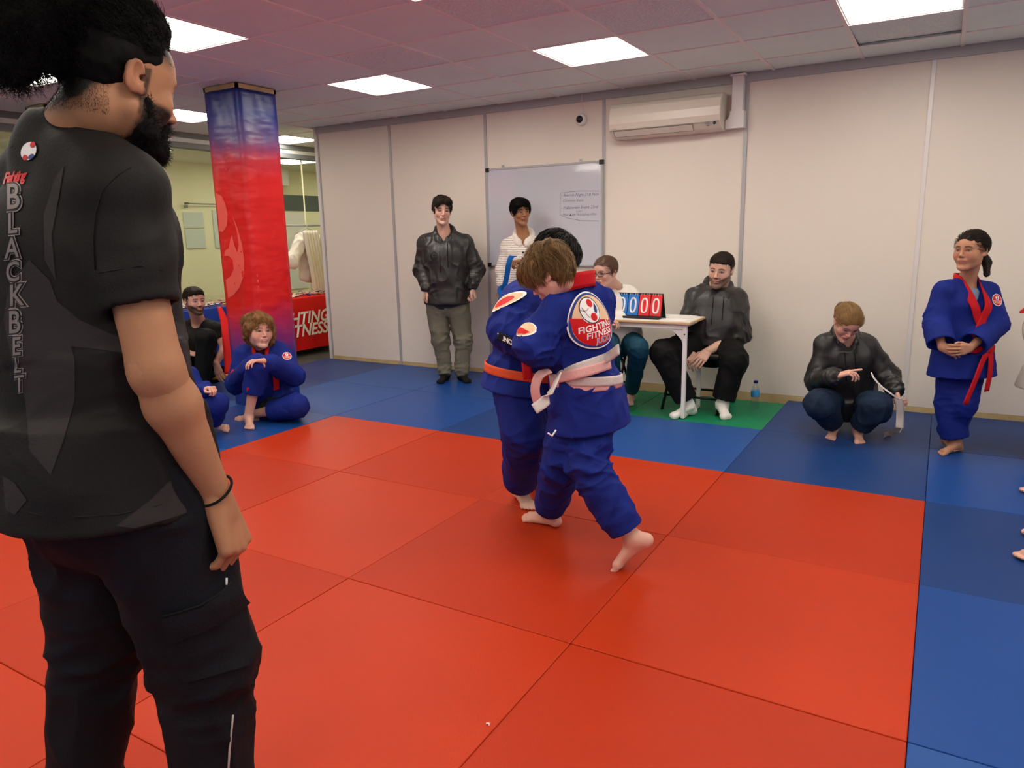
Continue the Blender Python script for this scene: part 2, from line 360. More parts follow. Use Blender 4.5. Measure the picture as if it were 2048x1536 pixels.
class SDF:
    def __init__(s, h=.01): s.h = h; s.ops = []; s.k = .02; s.opens = []
    def _add(s, fn, lo, hi, k, mode='u'): s.ops.append((fn, np.minimum(lo, hi), np.maximum(lo, hi), s.k if k is None else k, mode)); return s
    def cap(s, a, b, ra, rb=None, w=None, flat=1., flatb=None, k=None, mode='u'):
        """tapered capsule a->b; w = width direction, flat = thickness/width"""
        a = V3(a); b = V3(b); rb = ra if rb is None else rb; flatb = flat if flatb is None else flatb
        ab = b-a; L2 = float(ab@ab)+1e-12; L = math.sqrt(L2); R_ = max(ra, rb)
        if w is None:
            def fn(P):
                d = P-a; t = np.clip(d@ab/L2, 0, 1); return np.linalg.norm(d-t[..., None]*ab, axis=-1)-(ra+(rb-ra)*t)
        else:
            t_ = ab/L; wv = V3(w); wv = wv-t_*(wv@t_); wv = nrm(wv); n = np.cross(t_, wv)
            def fn(P):
                d = P-a; x = d@t_; t = np.clip(x/L, 0, 1); ex = x-t*L; r = ra+(rb-ra)*t; fl = flat+(flatb-flat)*t
                q = np.sqrt((d@wv/r)**2+(d@n/(r*fl))**2+(ex/(r*np.minimum(fl, 1)))**2)
                return (q-1)*r*np.minimum(fl, 1)
        return s._add(fn, np.minimum(a, b)-R_*max(1, flat, flatb), np.maximum(a, b)+R_*max(1, flat, flatb), k, mode)
    def chain(s, pts, rs, w=None, flat=1., k=None, mode='u'):
        for i in range(len(pts)-1): s.cap(pts[i], pts[i+1], rs[i], rs[i+1], w, flat, None, k, mode)
        return s
    def flat(s, a, b, ra, rb=None, w=None, flat=1., k=None, mode='u', ext=0.):
        """tapered cylinder with flat ends"""
        a = V3(a); b = V3(b); rb = ra if rb is None else rb; ab = b-a; L = np.linalg.norm(ab); t_ = ab/L; wv = nrm(np.cross(t_, (.3, .7, .6))) if w is None else nrm(V3(w)-t_*(V3(w)@t_)); n = np.cross(t_, wv); R_ = max(ra, rb)*max(1, flat)
        def fn(P):
            d = P-a; x = d@t_; t = np.clip(x/L, 0, 1); r = ra+(rb-ra)*t; q = np.sqrt((d@wv/r)**2+(d@n/(r*flat))**2); dr = (q-1)*r*min(flat, 1); da = np.maximum(-x, x-L)
            return np.minimum(np.maximum(dr, da), 0)+np.sqrt(np.maximum(dr, 0)**2+np.maximum(da, 0)**2)
        return s._add(fn, np.minimum(a, b)-R_, np.maximum(a, b)+R_, k, mode)
    def ell(s, c, r, X=None, k=None, mode='u'):
        """ellipsoid; X = 3x3 rows are its axes"""
        c = V3(c); r = np.array(r, float); X = np.eye(3) if X is None else np.array(X)
        rm = r.max()
        def fn(P):
            q = ((P-c)@X.T)/r; n0 = np.linalg.norm(q, axis=-1); n1 = np.linalg.norm(q/r, axis=-1)+1e-9
            return n0*(n0-1)/n1
        return s._add(fn, c-rm, c+rm, k, mode)
    def box(s, c, hf, X=None, rd=.01, k=None, mode='u'):
        c = V3(c); hf = np.array(hf, float); X = np.eye(3) if X is None else np.array(X); rm = np.linalg.norm(hf)
        def fn(P):
            q = np.abs((P-c)@X.T)-(hf-rd); return np.linalg.norm(np.maximum(q, 0), axis=-1)+np.minimum(q.max(-1), 0)-rd
        return s._add(fn, c-rm, c+rm, k, mode)
    def cut(s, p, n, lo=None, hi=None, k=.004):
        """remove everything on the side n points to (inside the optional sphere (centre,radius) given as lo,hi)"""
        p = V3(p); n = nrm(n)
        def fn(P): return -((P-p)@n) if lo is None else np.maximum(-((P-p)@n), np.linalg.norm(P-V3(lo), axis=-1)-hi)
        if lo is None: return s._add(fn, np.full(3, -1e3), np.full(3, 1e3), k, 's')
        return s._add(fn, V3(lo)-hi, V3(lo)+hi, k, 's')
    def build(s):
        lo = np.min([o[1] for o in s.ops if o[4] == 'u'], axis=0)-.03; hi = np.max([o[2] for o in s.ops if o[4] == 'u'], axis=0)+.03
        h = s.h; n = np.ceil((hi-lo)/h).astype(int)+1
        s.lo = lo; s.n = n; D = np.full(n, .5, np.float32)
        ax = [lo[i]+h*np.arange(n[i]) for i in range(3)]
        for fn, a, b, k, mode in s.ops:
            m = k+2.5*h
            i0 = np.clip(np.floor((a-m-lo)/h).astype(int), 0, n); i1 = np.clip(np.ceil((b+m-lo)/h).astype(int)+1, 0, n)
            if (i1 <= i0).any(): continue
            g = np.stack(np.meshgrid(*[ax[i][i0[i]:i1[i]] for i in range(3)], indexing='ij'), -1)
            d = fn(g); sl = tuple(slice(i0[i], i1[i]) for i in range(3)); o = D[sl]
            if mode == 'u':
                hh = np.clip(.5+.5*(d-o)/k, 0, 1); D[sl] = d*(1-hh)+o*hh-k*hh*(1-hh)
            else:
                d = -d; hh = np.clip(.5-.5*(d-o)/k, 0, 1); D[sl] = d*(1-hh)+o*hh+k*hh*(1-hh)
        s.D = D; return s
    def verts_faces(s):
        s.build(); D = s.D; h = s.h; ins = D < 0
        c = [ins[a:D.shape[0]-1+a, b:D.shape[1]-1+b, d:D.shape[2]-1+d] for a in (0, 1) for b in (0, 1) for d in (0, 1)]
        sm = np.sum([x.astype(np.int8) for x in c], axis=0); act = (sm > 0) & (sm < 8)
        idx = np.full(act.shape, -1, np.int64); ijk = np.argwhere(act); idx[act] = np.arange(len(ijk))
        acc = np.zeros((len(ijk), 3)); cnt = np.zeros(len(ijk))
        cor = [(a, b, d) for a in (0, 1) for b in (0, 1) for d in (0, 1)]
        val = {q: D[ijk[:, 0]+q[0], ijk[:, 1]+q[1], ijk[:, 2]+q[2]] for q in cor}
        for q in cor:
            for ax in range(3):
                if q[ax]: continue
                r = list(q); r[ax] = 1; r = tuple(r); v0, v1 = val[q], val[r]; x = (v0 < 0) != (v1 < 0)
                t = np.where(x, v0/np.where(x, v0-v1, 1), 0)
                pt = np.tile(np.array(q, float), (len(ijk), 1)); pt[:, ax] += t
                acc[x] += pt[x]; cnt[x] += 1
        Vt = s.lo+h*(ijk+acc/np.maximum(cnt, 1)[:, None]); F = []
        for ax in range(3):
            sl0 = [slice(1, -1)]*3; sl0[ax] = slice(0, -1); sl1 = [slice(1, -1)]*3; sl1[ax] = slice(1, None)
            a = ins[tuple(sl0)]; b = ins[tuple(sl1)]
            for sgn, msk in ((1, a & ~b), (-1, ~a & b)):
                e = np.argwhere(msk); off = np.ones(3, int); off[ax] = 0; e = e+off
                u, v = [(1, 2), (2, 0), (0, 1)][ax]
                du = np.zeros(3, int); du[u] = 1; dv = np.zeros(3, int); dv[v] = 1
                q = [e-du-dv, e-dv, e, e-du]; q = [idx[x[:, 0], x[:, 1], x[:, 2]] for x in q]
                F.append(np.stack(q if sgn > 0 else q[::-1], 1))
        F = np.concatenate(F); return Vt, F
def vnormals(V_, F):
    d = np.cross(V_[F[:, 2]]-V_[F[:, 0]], V_[F[:, 3]]-V_[F[:, 1]]) if F.shape[1] == 4 else np.cross(V_[F[:, 1]]-V_[F[:, 0]], V_[F[:, 2]]-V_[F[:, 0]])
    N = np.zeros_like(V_)
    for k in range(F.shape[1]): np.add.at(N, F[:, k], d)
    return N/(np.linalg.norm(N, axis=1, keepdims=True)+1e-12)
def smooth(V_, F, n=1, lam=.5):
    for _ in range(n):
        A = np.zeros_like(V_); c = np.zeros(len(V_))
        for k in range(4):
            i, j = F[:, k], F[:, (k+1) % 4]; np.add.at(A, i, V_[j]); np.add.at(A, j, V_[i]); np.add.at(c, i, 1); np.add.at(c, j, 1)
        V_ = V_+lam*(A/c[:, None]-V_)
    return V_
def mk_mesh(name, V_, F, col=None, smooth_shade=True):
    me = bpy.data.meshes.new(name); V_ = np.asarray(V_, np.float32); F = np.asarray(F)
    me.vertices.add(len(V_)); me.vertices.foreach_set('co', V_.ravel())
    k = F.shape[1]; me.loops.add(F.size); me.loops.foreach_set('vertex_index', F.ravel().astype(np.int32))
    me.polygons.add(len(F)); me.polygons.foreach_set('loop_start', np.arange(0, F.size, k, dtype=np.int32))
    me.polygons.foreach_set('use_smooth', np.full(len(F), smooth_shade)); me.update(calc_edges=True)
    if col is not None:
        a = me.color_attributes.new('Col', 'FLOAT_COLOR', 'POINT'); c4 = np.ones((len(V_), 4), np.float32); c4[:, :3] = col; a.data.foreach_set('color', c4.ravel())
    return me
# ---- cloth folds: (centre point, radius, wavelength, amplitude, axis) rings around bends + soft large scale noise
def folds(V_, N, bends, amp=.004, scale=9., seed=0, aniso=(1, 1, .45), opens=()):
    d = amp*1.0*fbm(V_*scale*np.array(aniso), seed)
    W_ = V_+.035*np.stack([vnoise(V_*6, seed+k) for k in (21, 22, 23)], 1); r = 1-np.abs(vnoise(W_*scale*1.5*np.array(aniso)+5, seed+11)*1.2); d = d+amp*1.9*(np.clip(r, 0, 1)**3-.3)
    for j, (c, R_, lam, a, axis) in enumerate(bends):
        q = V_-V3(c); dist = np.linalg.norm(q, axis=1); ax0 = nrm(axis); sd = nrm(np.cross(ax0, (.31, .52, .77))); tt = np.cross(ax0, sd); fall = np.exp(-(dist/R_)**2)
        for tilt, sg in ((.45, 1), (-.55, 1.)):
            ax = nrm(ax0+sd*tilt+tt*tilt*.6); u = q@ax/(lam*1.15); p = q-np.outer(q@ax, ax)
            X_ = np.stack([u, p@nrm(np.cross(ax, tt))/(lam*4.2), p@nrm(np.cross(ax, sd))/(lam*4.2)], 1)+seed*3.1+j*1.7
            X_[:, 0] += .5*vnoise(V_*9, seed+2); rr = 1-np.abs(vnoise(X_, seed+j)*1.25); rr = np.clip(rr, 0, 1); d = d+a*1.9*(rr**2.4-.32)*fall*(1 if tilt > 0 else .8)
    for (p, n, depth) in opens:
        q = V_-V3(p); x = -(q@nrm(n)); near = np.linalg.norm(q, axis=1) < .30; w_ = np.clip((x-depth*.5)/.05, 0, 1); d = np.where(near & (x > -.06), d*(.12+.88*w_), d)
    return V_+N*d[:, None]
BODY_COUNT = [0]
def sdf_obj(name, S, m, parent, bends=None, amp=.004, scale=9., seed=0, aniso=(1, 1, .45), col=None, sm=2, label=None, post=None):
    V_, F = S.verts_faces(); V_ = smooth(V_, F, sm)
    if bends is not None: V_ = folds(V_, vnormals(V_, F), bends, amp, scale, seed, aniso, S.opens)
    if post: V_ = post(V_, vnormals(V_, F))
    c = col(V_, vnormals(V_, F)) if callable(col) else col
    me = mk_mesh(name, V_, F, c); o = link(name, me, m); bake_to(parent, o)
    if label: o['label'] = label
    return o
def basis(fwd, up=(0, 0, 1)):
    """rows: right, forward, up"""
    f = nrm(fwd); u = V3(up); r = nrm(np.cross(f, u)); u = np.cross(r, f); return np.array([r, f, u])
def yawdir(a): a = math.radians(a); return np.array([math.sin(a), math.cos(a), 0.])   # 0 = +Y, 90 = +X
def head_basis(yaw, pitch=0, roll=0):
    f = yawdir(yaw)*math.cos(math.radians(pitch))+np.array([0, 0, math.sin(math.radians(pitch))]); B = basis(f)
    c, s = math.cos(math.radians(roll)), math.sin(math.radians(roll)); r = B[0]*c+B[2]*s; u = -B[0]*s+B[2]*c
    return np.array([r, B[1], u])
# ------------------------------------------------------------------ head (local frame: x right, y forward, z up; metres for a 0.23 m head)
def add_head(S, c, B, sc=1., jaw=1., nose=1., k0=.02, ears=True, chub=0., mouth=0.):
    G = lambda x, y, z: V3(c)+sc*(np.array([x, y, z])@B)
    e = lambda p, r, k=.01, mode='u': S.ell(G(*p), np.array(r)*sc, B, k, mode)
    e((0, -.018, .034), (.074, .096, .083), k0)
    e((0, .022, -.022), (.064+chub*.008, .066, .088), .02)
    e((0, .042, .036), (.060, .046, .052), .04)
    for s in (-1, 1):
        S.cap(G(s*.049*jaw, .000, -.050), G(s*.018, .066, -.098), .019*sc, .017*sc, k=.025)
        e((s*.038, .056, -.026), (.024+chub*.006, .026, .026+chub*.01), .015)
        e((s*.031, .100, .004), (.017, .015, .0115), .010, 's')
        e((s*.031, .0715, .002), (.0150, .0150, .0140), .0015)
        S.cap(G(s*.012, .0865, .0215), G(s*.046, .077, .0215), .0065*sc, .005*sc, k=.008)
        e((s*.010, .096, -.033), (.0075, .009, .0065), .005)
        if ears:
            e((s*.0765, -.010, -.002), (.0075, .018, .031), .004)
            e((s*.087, -.006, .003), (.013, .0115, .021), .003, 's'); e((s*.078, -.024, .0), (.004, .004, .026), .003); e((s*.076, .003, -.002), (.014, .0045, .0055), .0015, 's')
            e((s*.076, .004, -.024), (.006, .008, .008), .003)
    S.cap(G(0, .083, .016), G(0, .106*nose, -.026), .0062*sc, .0088*sc, k=.008)
    e((0, .108*nose, -.028), (.0092, .0085, .0078), .005)
    e((0, .082, -.102), (.022*jaw, .020, .018), .015)
    e((0, .082, -.060), (.026, .018, .020), .012)
    S.cap(G(-.020, .0905, -.0565+mouth*.003), G(0, .0975, -.0545), .0045*sc, .0055*sc, k=.004)
    S.cap(G(.020, .0905, -.0565+mouth*.003), G(0, .0975, -.0545), .0045*sc, .0055*sc, k=.004)
    S.cap(G(-.015, .0905, -.0660), G(0, .0955, -.0675), .0048*sc, .0062*sc, k=.004)
    S.cap(G(.015, .0905, -.0660), G(0, .0955, -.0675), .0048*sc, .0062*sc, k=.004)
    S.cap(G(-.021, .0955, -.0607+mouth*.004), G(.021, .0955, -.0607+mouth*.004), .0016*sc, k=.003, mode='s')
def head_col(c, B, sc, skin, lip, beard=None, beard_amt=0., brow=(.03, .02, .015), blush=.25, scalp=None, moust=True, brow_h=0., teeth=False):
    skin = np.array(skin[:3]); lip = np.array(lip[:3]); brow = np.array(brow[:3])
    def f(V_, N):
        q = ((V_-V3(c))@B.T)/sc; x, y, z = q[:, 0], q[:, 1], q[:, 2]; ax_ = np.abs(x); C = np.tile(skin, (len(V_), 1))
        C *= (1+.06*vnoise(V_*60, 3))[:, None]
        red = np.exp(-((ax_-.036)**2+(z+.03)**2)/.0005)*(y > .03)*blush+np.exp(-((ax_)**2+(z+.028)**2)/.00022)*(y > .09)*blush*1.2+(ax_ > .072)*(np.abs(z) < .04)*blush
        C = C*(1-red[:, None]*np.array([.0, .35, .3]))
        def mix(C, w_, col): w_ = np.clip(w_, 0, 1)[:, None]; return C*(1-w_)+np.array(col[:3])*w_
        if beard is not None:
            lim = -.046+np.clip((ax_-.03)/.045, 0, 1)*.026
            wb = np.clip((lim-z)/.008, 0, 1)*np.clip((y-.002)/.012, 0, 1)*np.clip((z+.128-(.06-y)*.35)/.012, 0, 1)*(ax_ < .085)
            wb = wb*(1-np.clip((.021-ax_)/.004, 0, 1)*np.clip((z+.073)/.004, 0, 1)*(y > .06))
            ms = np.exp(-((z+.044)/.0075)**2)*(ax_ < .028)*(y > .07) if moust else 0
            sb = np.clip((.010-np.abs(y+.0-.012))/.004, 0, 1)*(z < .02)*(z > -.06)*(ax_ > .055)
            C = mix(C, np.clip(np.maximum(np.maximum(wb, ms), sb*.8), 0, 1)*beard_amt*(1+.15*vnoise(V_*300, 8)), beard)
        wl = np.clip((.0235-ax_)/.004, 0, 1)*np.clip(1-np.abs((z+.0612)/(.0115-ax_*.22))**4, 0, 1)*(y > .078)
        C = mix(C, wl*.85, lip)
        C = mix(C, np.exp(-((z+.0607)/.0012)**2)*(ax_ < .024)*(y > .08)*.75, lip*.25)
        if teeth: C = mix(C, np.clip((.0160-ax_)/.003, 0, 1)*np.clip(1-np.abs((z+.0612-ax_*.12)/.0030)**4, 0, 1)*(y > .08), (.62, .57, .52))
        bz = .0235+brow_h-np.clip(ax_-.034, 0, 1)*.45+np.clip(ax_-.012, 0, .022)*.14
        wbw = np.clip(1-np.abs((z-bz)/.0050)**3, 0, 1)*np.clip((ax_-.010)/.004, 0, 1)*np.clip((.053-ax_)/.006, 0, 1)*(y > .04)
        C = mix(C, wbw*.95, brow*.8)
        # eyes: opening between the lids, iris, pupil, lash line
        ex, ez = (ax_-.0315), (z-.0022); op = (ex/.0145)**2+(ez/.0050)**2; on = (y > .05)
        C = mix(C, np.clip((2.6-op)/1.0, 0, 1)*on*.45, skin*.38)  # socket shade painted into the skin round the eyes
        C = mix(C, np.clip((1.12-op)/.15, 0, 1)*on, (.24, .21, .20))
        gz = np.sqrt(ex**2+ez**2); C = mix(C, np.clip((.0058-gz)/.0008, 0, 1)*(op < 1.05)*on, (.07, .035, .02))
        C = mix(C, np.clip((.0028-gz)/.0006, 0, 1)*on, (.004, .004, .004))
        lash = np.exp(-((ez-.0060*np.sqrt(np.clip(1-(ex/.0150)**2, 0, 1)))/.0018)**2)*(np.abs(ex) < .0160)*on
        C = mix(C, lash*.85, (.02, .012, .01))
        nd = np.exp(-(((ax_-.0075)/.0035)**2+((z+.0375)/.0022)**2))*(y > .085); C = mix(C, nd*.75, skin*.12)
        if scalp is not None: C = mix(C, scalp(x, y, z), brow)
        return np.clip(C, 0, 1)
    return f
# ------------------------------------------------------------------ hand: wr = wrist, d = direction to the knuckles, pn = the way the palm faces, side = +1 / -1 thumb side
def add_hand(S, wr, d, pn, side=1, curl=.35, sc=1., spread=.12, thumb=.5, curls=None):
    wr = V3(wr); d = nrm(d); pn = V3(pn); pn = nrm(pn-d*(pn@d)); t = np.cross(d, pn)*side   # t points to the thumb side
    G = lambda x, y, z: wr+sc*(x*t+y*d+z*pn)
    kx = [.030, .010, -.010, -.029]; L = [.092, .096, .090, .082]; fl = [(.040, .025, .020), (.044, .028, .021), (.041, .026, .020), (.032, .020, .018)]; fr = [.0092, .0094, .0088, .0078]
    for i in range(4):
        S.cap(G(kx[i]*.55, .008, 0), G(kx[i], L[i], -.002), .0150*sc, .0125*sc, k=.010)
        ang = math.radians(8)+(curl if curls is None else curls[i])*1.1; base = G(kx[i], L[i], -.002); sp = (kx[i]/.03)*spread
        for j, seg in enumerate(fl[i]):
            dd = d*math.cos(ang)+pn*math.sin(ang)+t*sp*math.cos(ang); nx = base+nrm(dd)*seg*sc
            S.cap(base, nx, (fr[i]-.0006*j)*sc, (fr[i]-.0006*(j+1))*sc, k=.0028); base = nx; ang += (curl if curls is None else curls[i])*1.25
    S.cap(G(0, -.01, 0), G(0, .03, 0), .021*sc, .024*sc, w=t, flat=.75, k=.012)
    b0 = G(.016, .018, .010); b1 = G(.040, .052, .016+.012*thumb); b2 = b1+sc*.034*nrm(d*.85+t*(.45-.5*thumb)+pn*.35*thumb); b3 = b2+sc*.026*nrm(d*.9+t*(.1-.5*thumb)+pn*.45*thumb)
    S.cap(b0, b1, .0165*sc, .0125*sc, k=.010); S.cap(b1, b2, .0112*sc, .0098*sc, k=.004); S.cap(b2, b3, .0098*sc, .0082*sc, k=.003)
# ------------------------------------------------------------------ foot: an = ankle joint, d = toe direction, up = sole normal
def add_foot(S, an, d, up=(0, 0, 1), side=1, sc=1., toes=True, sock=0.):
    an = V3(an); d = nrm(d); up = V3(up); up = nrm(up-d*(up@d)); t = np.cross(d, up)*side    # t points to the big-toe side
    G = lambda x, y, z: an+sc*(x*t+y*d+z*up)
    r = 1+sock
    S.cap(G(0, -.042, -.050), G(0, .0, -.01), .028*sc*r, .034*sc*r, k=.02)
    S.cap(G(0, -.03, -.052), G(-.012, .10, -.066), .025*sc*r, .016*sc*r, w=t, flat=.85, k=.02)
    S.cap(G(0, .0, -.02), G(.012, .115, -.058), .030*sc*r, .021*sc*r, w=t, flat=.8, k=.03)
    S.cap(G(.020, .125, -.062), G(-.022, .108, -.067), .019*sc*r, .014*sc*r, k=.015)
    if toes:
        for i, (x, y, l, rr) in enumerate([(.026, .142, .030, .0122), (.007, .144, .026, .0088), (-.008, .137, .023, .0082), (-.021, .128, .020, .0078), (-.033, .117, .018, .0078)]):
            S.cap(G(x, y-.012, -.066), G(x*1.08, y+l*.55, -.0725+.0), rr*1.05*sc, rr*sc, k=.0025)
    else: S.cap(G(.014, .135, -.064), G(-.016, .128, -.066), .020*sc*r, .017*sc*r, k=.02)
# ------------------------------------------------------------------ strands of hair as fine three-sided tubes
def strands(name, roots, dirs, m, parent, n=7, length=.05, r=.0006, curl=.5, grav=.0, seed=1, jitter=.35, keep=None, flow=None, stick=.6, follow=None):
    rg = np.random.default_rng(seed); K = len(roots); P = np.array(roots, float); D = np.array(dirs, float); D += rg.normal(0, jitter, D.shape); D /= np.linalg.norm(D, axis=1, keepdims=True)
    L = (length*rg.uniform(.6, 1.25, K)/n)[:, None]; pts = [P.copy()]; ph = rg.uniform(0, 6.28, K); fr = rg.uniform(.8, 1.3, K)
    A = np.cross(D, rg.normal(size=(K, 3))); A /= np.linalg.norm(A, axis=1, keepdims=True)
    for i in range(n):
        Bq = np.cross(D, A); sw = curl*(A*np.cos(ph+i*fr*1.6)[:, None]+Bq*np.sin(ph+i*fr*1.6)[:, None])
        dd = D+sw; dd[:, 2] -= grav*(i+1)/n
        if flow is not None: dd = dd*(1-stick)+flow(P)*stick
        dd /= np.linalg.norm(dd, axis=1, keepdims=True); P = P+dd*L
        if follow is not None: P = follow(P)
        pts.append(P.copy())
    pts = np.array(pts)                                              # n+1, K, 3
    V_ = []; T = np.gradient(pts, axis=0); T /= np.linalg.norm(T, axis=2, keepdims=True)+1e-9
    A2 = np.cross(T, np.array([.31, .22, .93])); A2 /= np.linalg.norm(A2, axis=2, keepdims=True)+1e-9; B2 = np.cross(T, A2)
    for k in range(3):
        a = 2*math.pi*k/3; rad = (r*(1-np.linspace(0, 1, n+1)**2*.8))[:, None, None]
        V_.append(pts+(A2*math.cos(a)+B2*math.sin(a))*rad)
    V_ = np.stack(V_, 2)                                             # n+1, K, 3(k), 3
    idx = np.arange((n+1)*K*3).reshape(n+1, K, 3); F = []
    for k in range(3):
        F.append(np.stack([idx[:-1, :, k], idx[:-1, :, (k+1) % 3], idx[1:, :, (k+1) % 3], idx[1:, :, k]], -1).reshape(-1, 4))
    me = mk_mesh(name, V_.reshape(-1, 3), np.concatenate(F)); o = link(name, me, m)
    if parent is not None: bake_to(parent, o)
    return o
def surf_samples(o, K, seed=0, cond=None):
    me = o.data; n = len(me.vertices); v = np.zeros(n*3); me.vertices.foreach_get('co', v); v = v.reshape(-1, 3)
    nn = np.zeros(n*3); me.vertices.foreach_get('normal', nn); nn = nn.reshape(-1, 3)
    ok = np.arange(n) if cond is None else np.nonzero(cond(v, nn))[0]
    rg = np.random.default_rng(seed); i = rg.choice(ok, K); return v[i]+rg.normal(0, .0015, (K, 3)), nn[i]
# ------------------------------------------------------------------ things laid on a surface
def bvh(*objs):
    vs = []; fs = []
    for o in objs:
        b = len(vs); vs += [v.co.copy() for v in o.data.vertices]; fs += [tuple(b+i for i in p.vertices) for p in o.data.polygons]
    return BVHTree.FromPolygons(vs, fs)
def ribbon(name, pts, width, m, parent, wdir=None, wn=None, thick=.003, tree=None, off=.004, label=None, sub=4, normals=None, raise_=0.):
    """a strap along pts (smoothed); with a tree its points snap to the surface; wdir = direction across, else surface normal x path"""
    P = [V3(p) for p in pts]; Q = []
    for i in range(len(P)-1):
        p0, p1, p2, p3 = P[max(i-1, 0)], P[i], P[i+1], P[min(i+2, len(P)-1)]
        for j in range(sub):
            t = j/sub; Q.append(.5*((2*p1)+(-p0+p2)*t+(2*p0-5*p1+4*p2-p3)*t*t+(-p0+3*p1-3*p2+p3)*t**3))
    Q.append(P[-1]); Q = np.array(Q); n = len(Q); NN = []; nc = 4 if tree is not None else 1
    wd = np.interp(np.linspace(0, 1, n), np.linspace(0, 1, len(width)), width) if isinstance(width, (list, tuple)) else np.full(n, width)
    if tree is not None:
        for i in range(n):
            c, nn, _, _ = tree.find_nearest(Vector(Q[i])); Q[i] = V3(c); NN.append(V3(nn))
        NN = np.array(NN)
        for _ in range(3): NN[1:-1] = (NN[:-2]+NN[1:-1]+NN[2:])/3; Q[1:-1] = (Q[:-2]+2*Q[1:-1]+Q[2:])/4
    T = np.gradient(Q, axis=0); T /= np.linalg.norm(T, axis=1, keepdims=True)
    if wn is not None:
        NI = np.array([[np.interp(s_, np.linspace(0, 1, len(wn)), [V3(q)[k] for q in wn]) for k in range(3)] for s_ in np.linspace(0, 1, n)]); W = np.cross(NI, T); W /= np.linalg.norm(W, axis=1, keepdims=True); NN2 = NI/np.linalg.norm(NI, axis=1, keepdims=True)
    elif wdir is not None:
        W = np.array([V3(wdir)]*n) if np.ndim(wdir) == 1 else np.array([[np.interp(s_, np.linspace(0, 1, len(wdir)), [V3(q)[k] for q in wdir]) for k in range(3)] for s_ in np.linspace(0, 1, n)])
        W = W-T*np.sum(W*T, 1, keepdims=True); W /= np.linalg.norm(W, axis=1, keepdims=True); NN2 = np.cross(T, W) if tree is None else NN
    else: W = np.cross(NN, T); W /= np.linalg.norm(W, axis=1, keepdims=True); NN2 = NN
    NN2 = NN2/np.linalg.norm(NN2, axis=1, keepdims=True)
    V_ = []; cols = 5
    for i in range(n):
        row = []
        for j in range(cols):
            s_ = (j/(cols-1)-.5); p = Q[i]+W[i]*wd[i]*s_; nv = NN2[i]
            if tree is not None:
                c, nn, _, dist = tree.find_nearest(Vector(p))
                if c is not None and dist < .06:
                    nv = nrm(V3(nn)*.5+NN2[i]*.5)
                    pr = float((V3(c)-p)@NN2[i]); p = p+NN2[i]*pr
            row.append((p+nv*off, p+nv*(off+thick)))
        V_.append(row)
    V_ = np.array(V_); me_v = V_.reshape(-1, 3); ix = np.arange(n*cols*2).reshape(n, cols, 2); F = []
    F.append(np.stack([ix[:-1, :-1, 1], ix[1:, :-1, 1], ix[1:, 1:, 1], ix[:-1, 1:, 1]], -1).reshape(-1, 4))
    F.append(np.stack([ix[:-1, :-1, 0], ix[:-1, 1:, 0], ix[1:, 1:, 0], ix[1:, :-1, 0]], -1).reshape(-1, 4))
    F.append(np.stack([ix[:-1, 0, 0], ix[1:, 0, 0], ix[1:, 0, 1], ix[:-1, 0, 1]], -1)); F.append(np.stack([ix[:-1, -1, 0], ix[:-1, -1, 1], ix[1:, -1, 1], ix[1:, -1, 0]], -1))
    F.append(np.stack([ix[0, :-1, 0], ix[0, :-1, 1], ix[0, 1:, 1], ix[0, 1:, 0]], -1)); F.append(np.stack([ix[-1, :-1, 0], ix[-1, 1:, 0], ix[-1, 1:, 1], ix[-1, :-1, 1]], -1))
    me = mk_mesh(name, me_v, np.concatenate(F)); o = link(name, me, m)
    bm = bmesh.new(); bm.from_mesh(me); bmesh.ops.recalc_face_normals(bm, faces=bm.faces); bm.to_mesh(me); bm.free()
    if parent is not None: bake_to(parent, o)
    if label: o['label'] = label
    return o
def fit_quad(tree, origin, xd, yd, rx, ry, reach=.25):
    """the gentle curve a stiff patch takes on a surface: z = quadratic(x, y) in the patch frame"""
    xd = nrm(xd); yd = V3(yd); yd = nrm(yd-xd*(yd@xd)); zd = np.cross(xd, yd); O = V3(origin); A = []; b = []
    for i in range(-4, 5):
        for j in range(-4, 5):
            x, y = rx*i/4, ry*j/4
            if (i/4)**2+(j/4)**2 > 1.05: continue
            h = tree.ray_cast(Vector(O+xd*x+yd*y+zd*.03), Vector(-zd), reach+.2)[0]
            if h: A.append([1, x, y, x*x, x*y, y*y]); b.append((V3(h)-O)@zd)
    A, b = np.array(A), np.array(b); w_ = np.ones(len(b))
    for _ in range(4): c = np.linalg.lstsq(A*w_[:, None], b*w_, rcond=None)[0]; r = b-A@c; w_ = 1/(1+(r/.01)**2)
    up_ = np.percentile((b-A@c), 99)
    return lambda x, y: float(np.array([1, x, y, x*x, x*y, y*y])@c)+up_
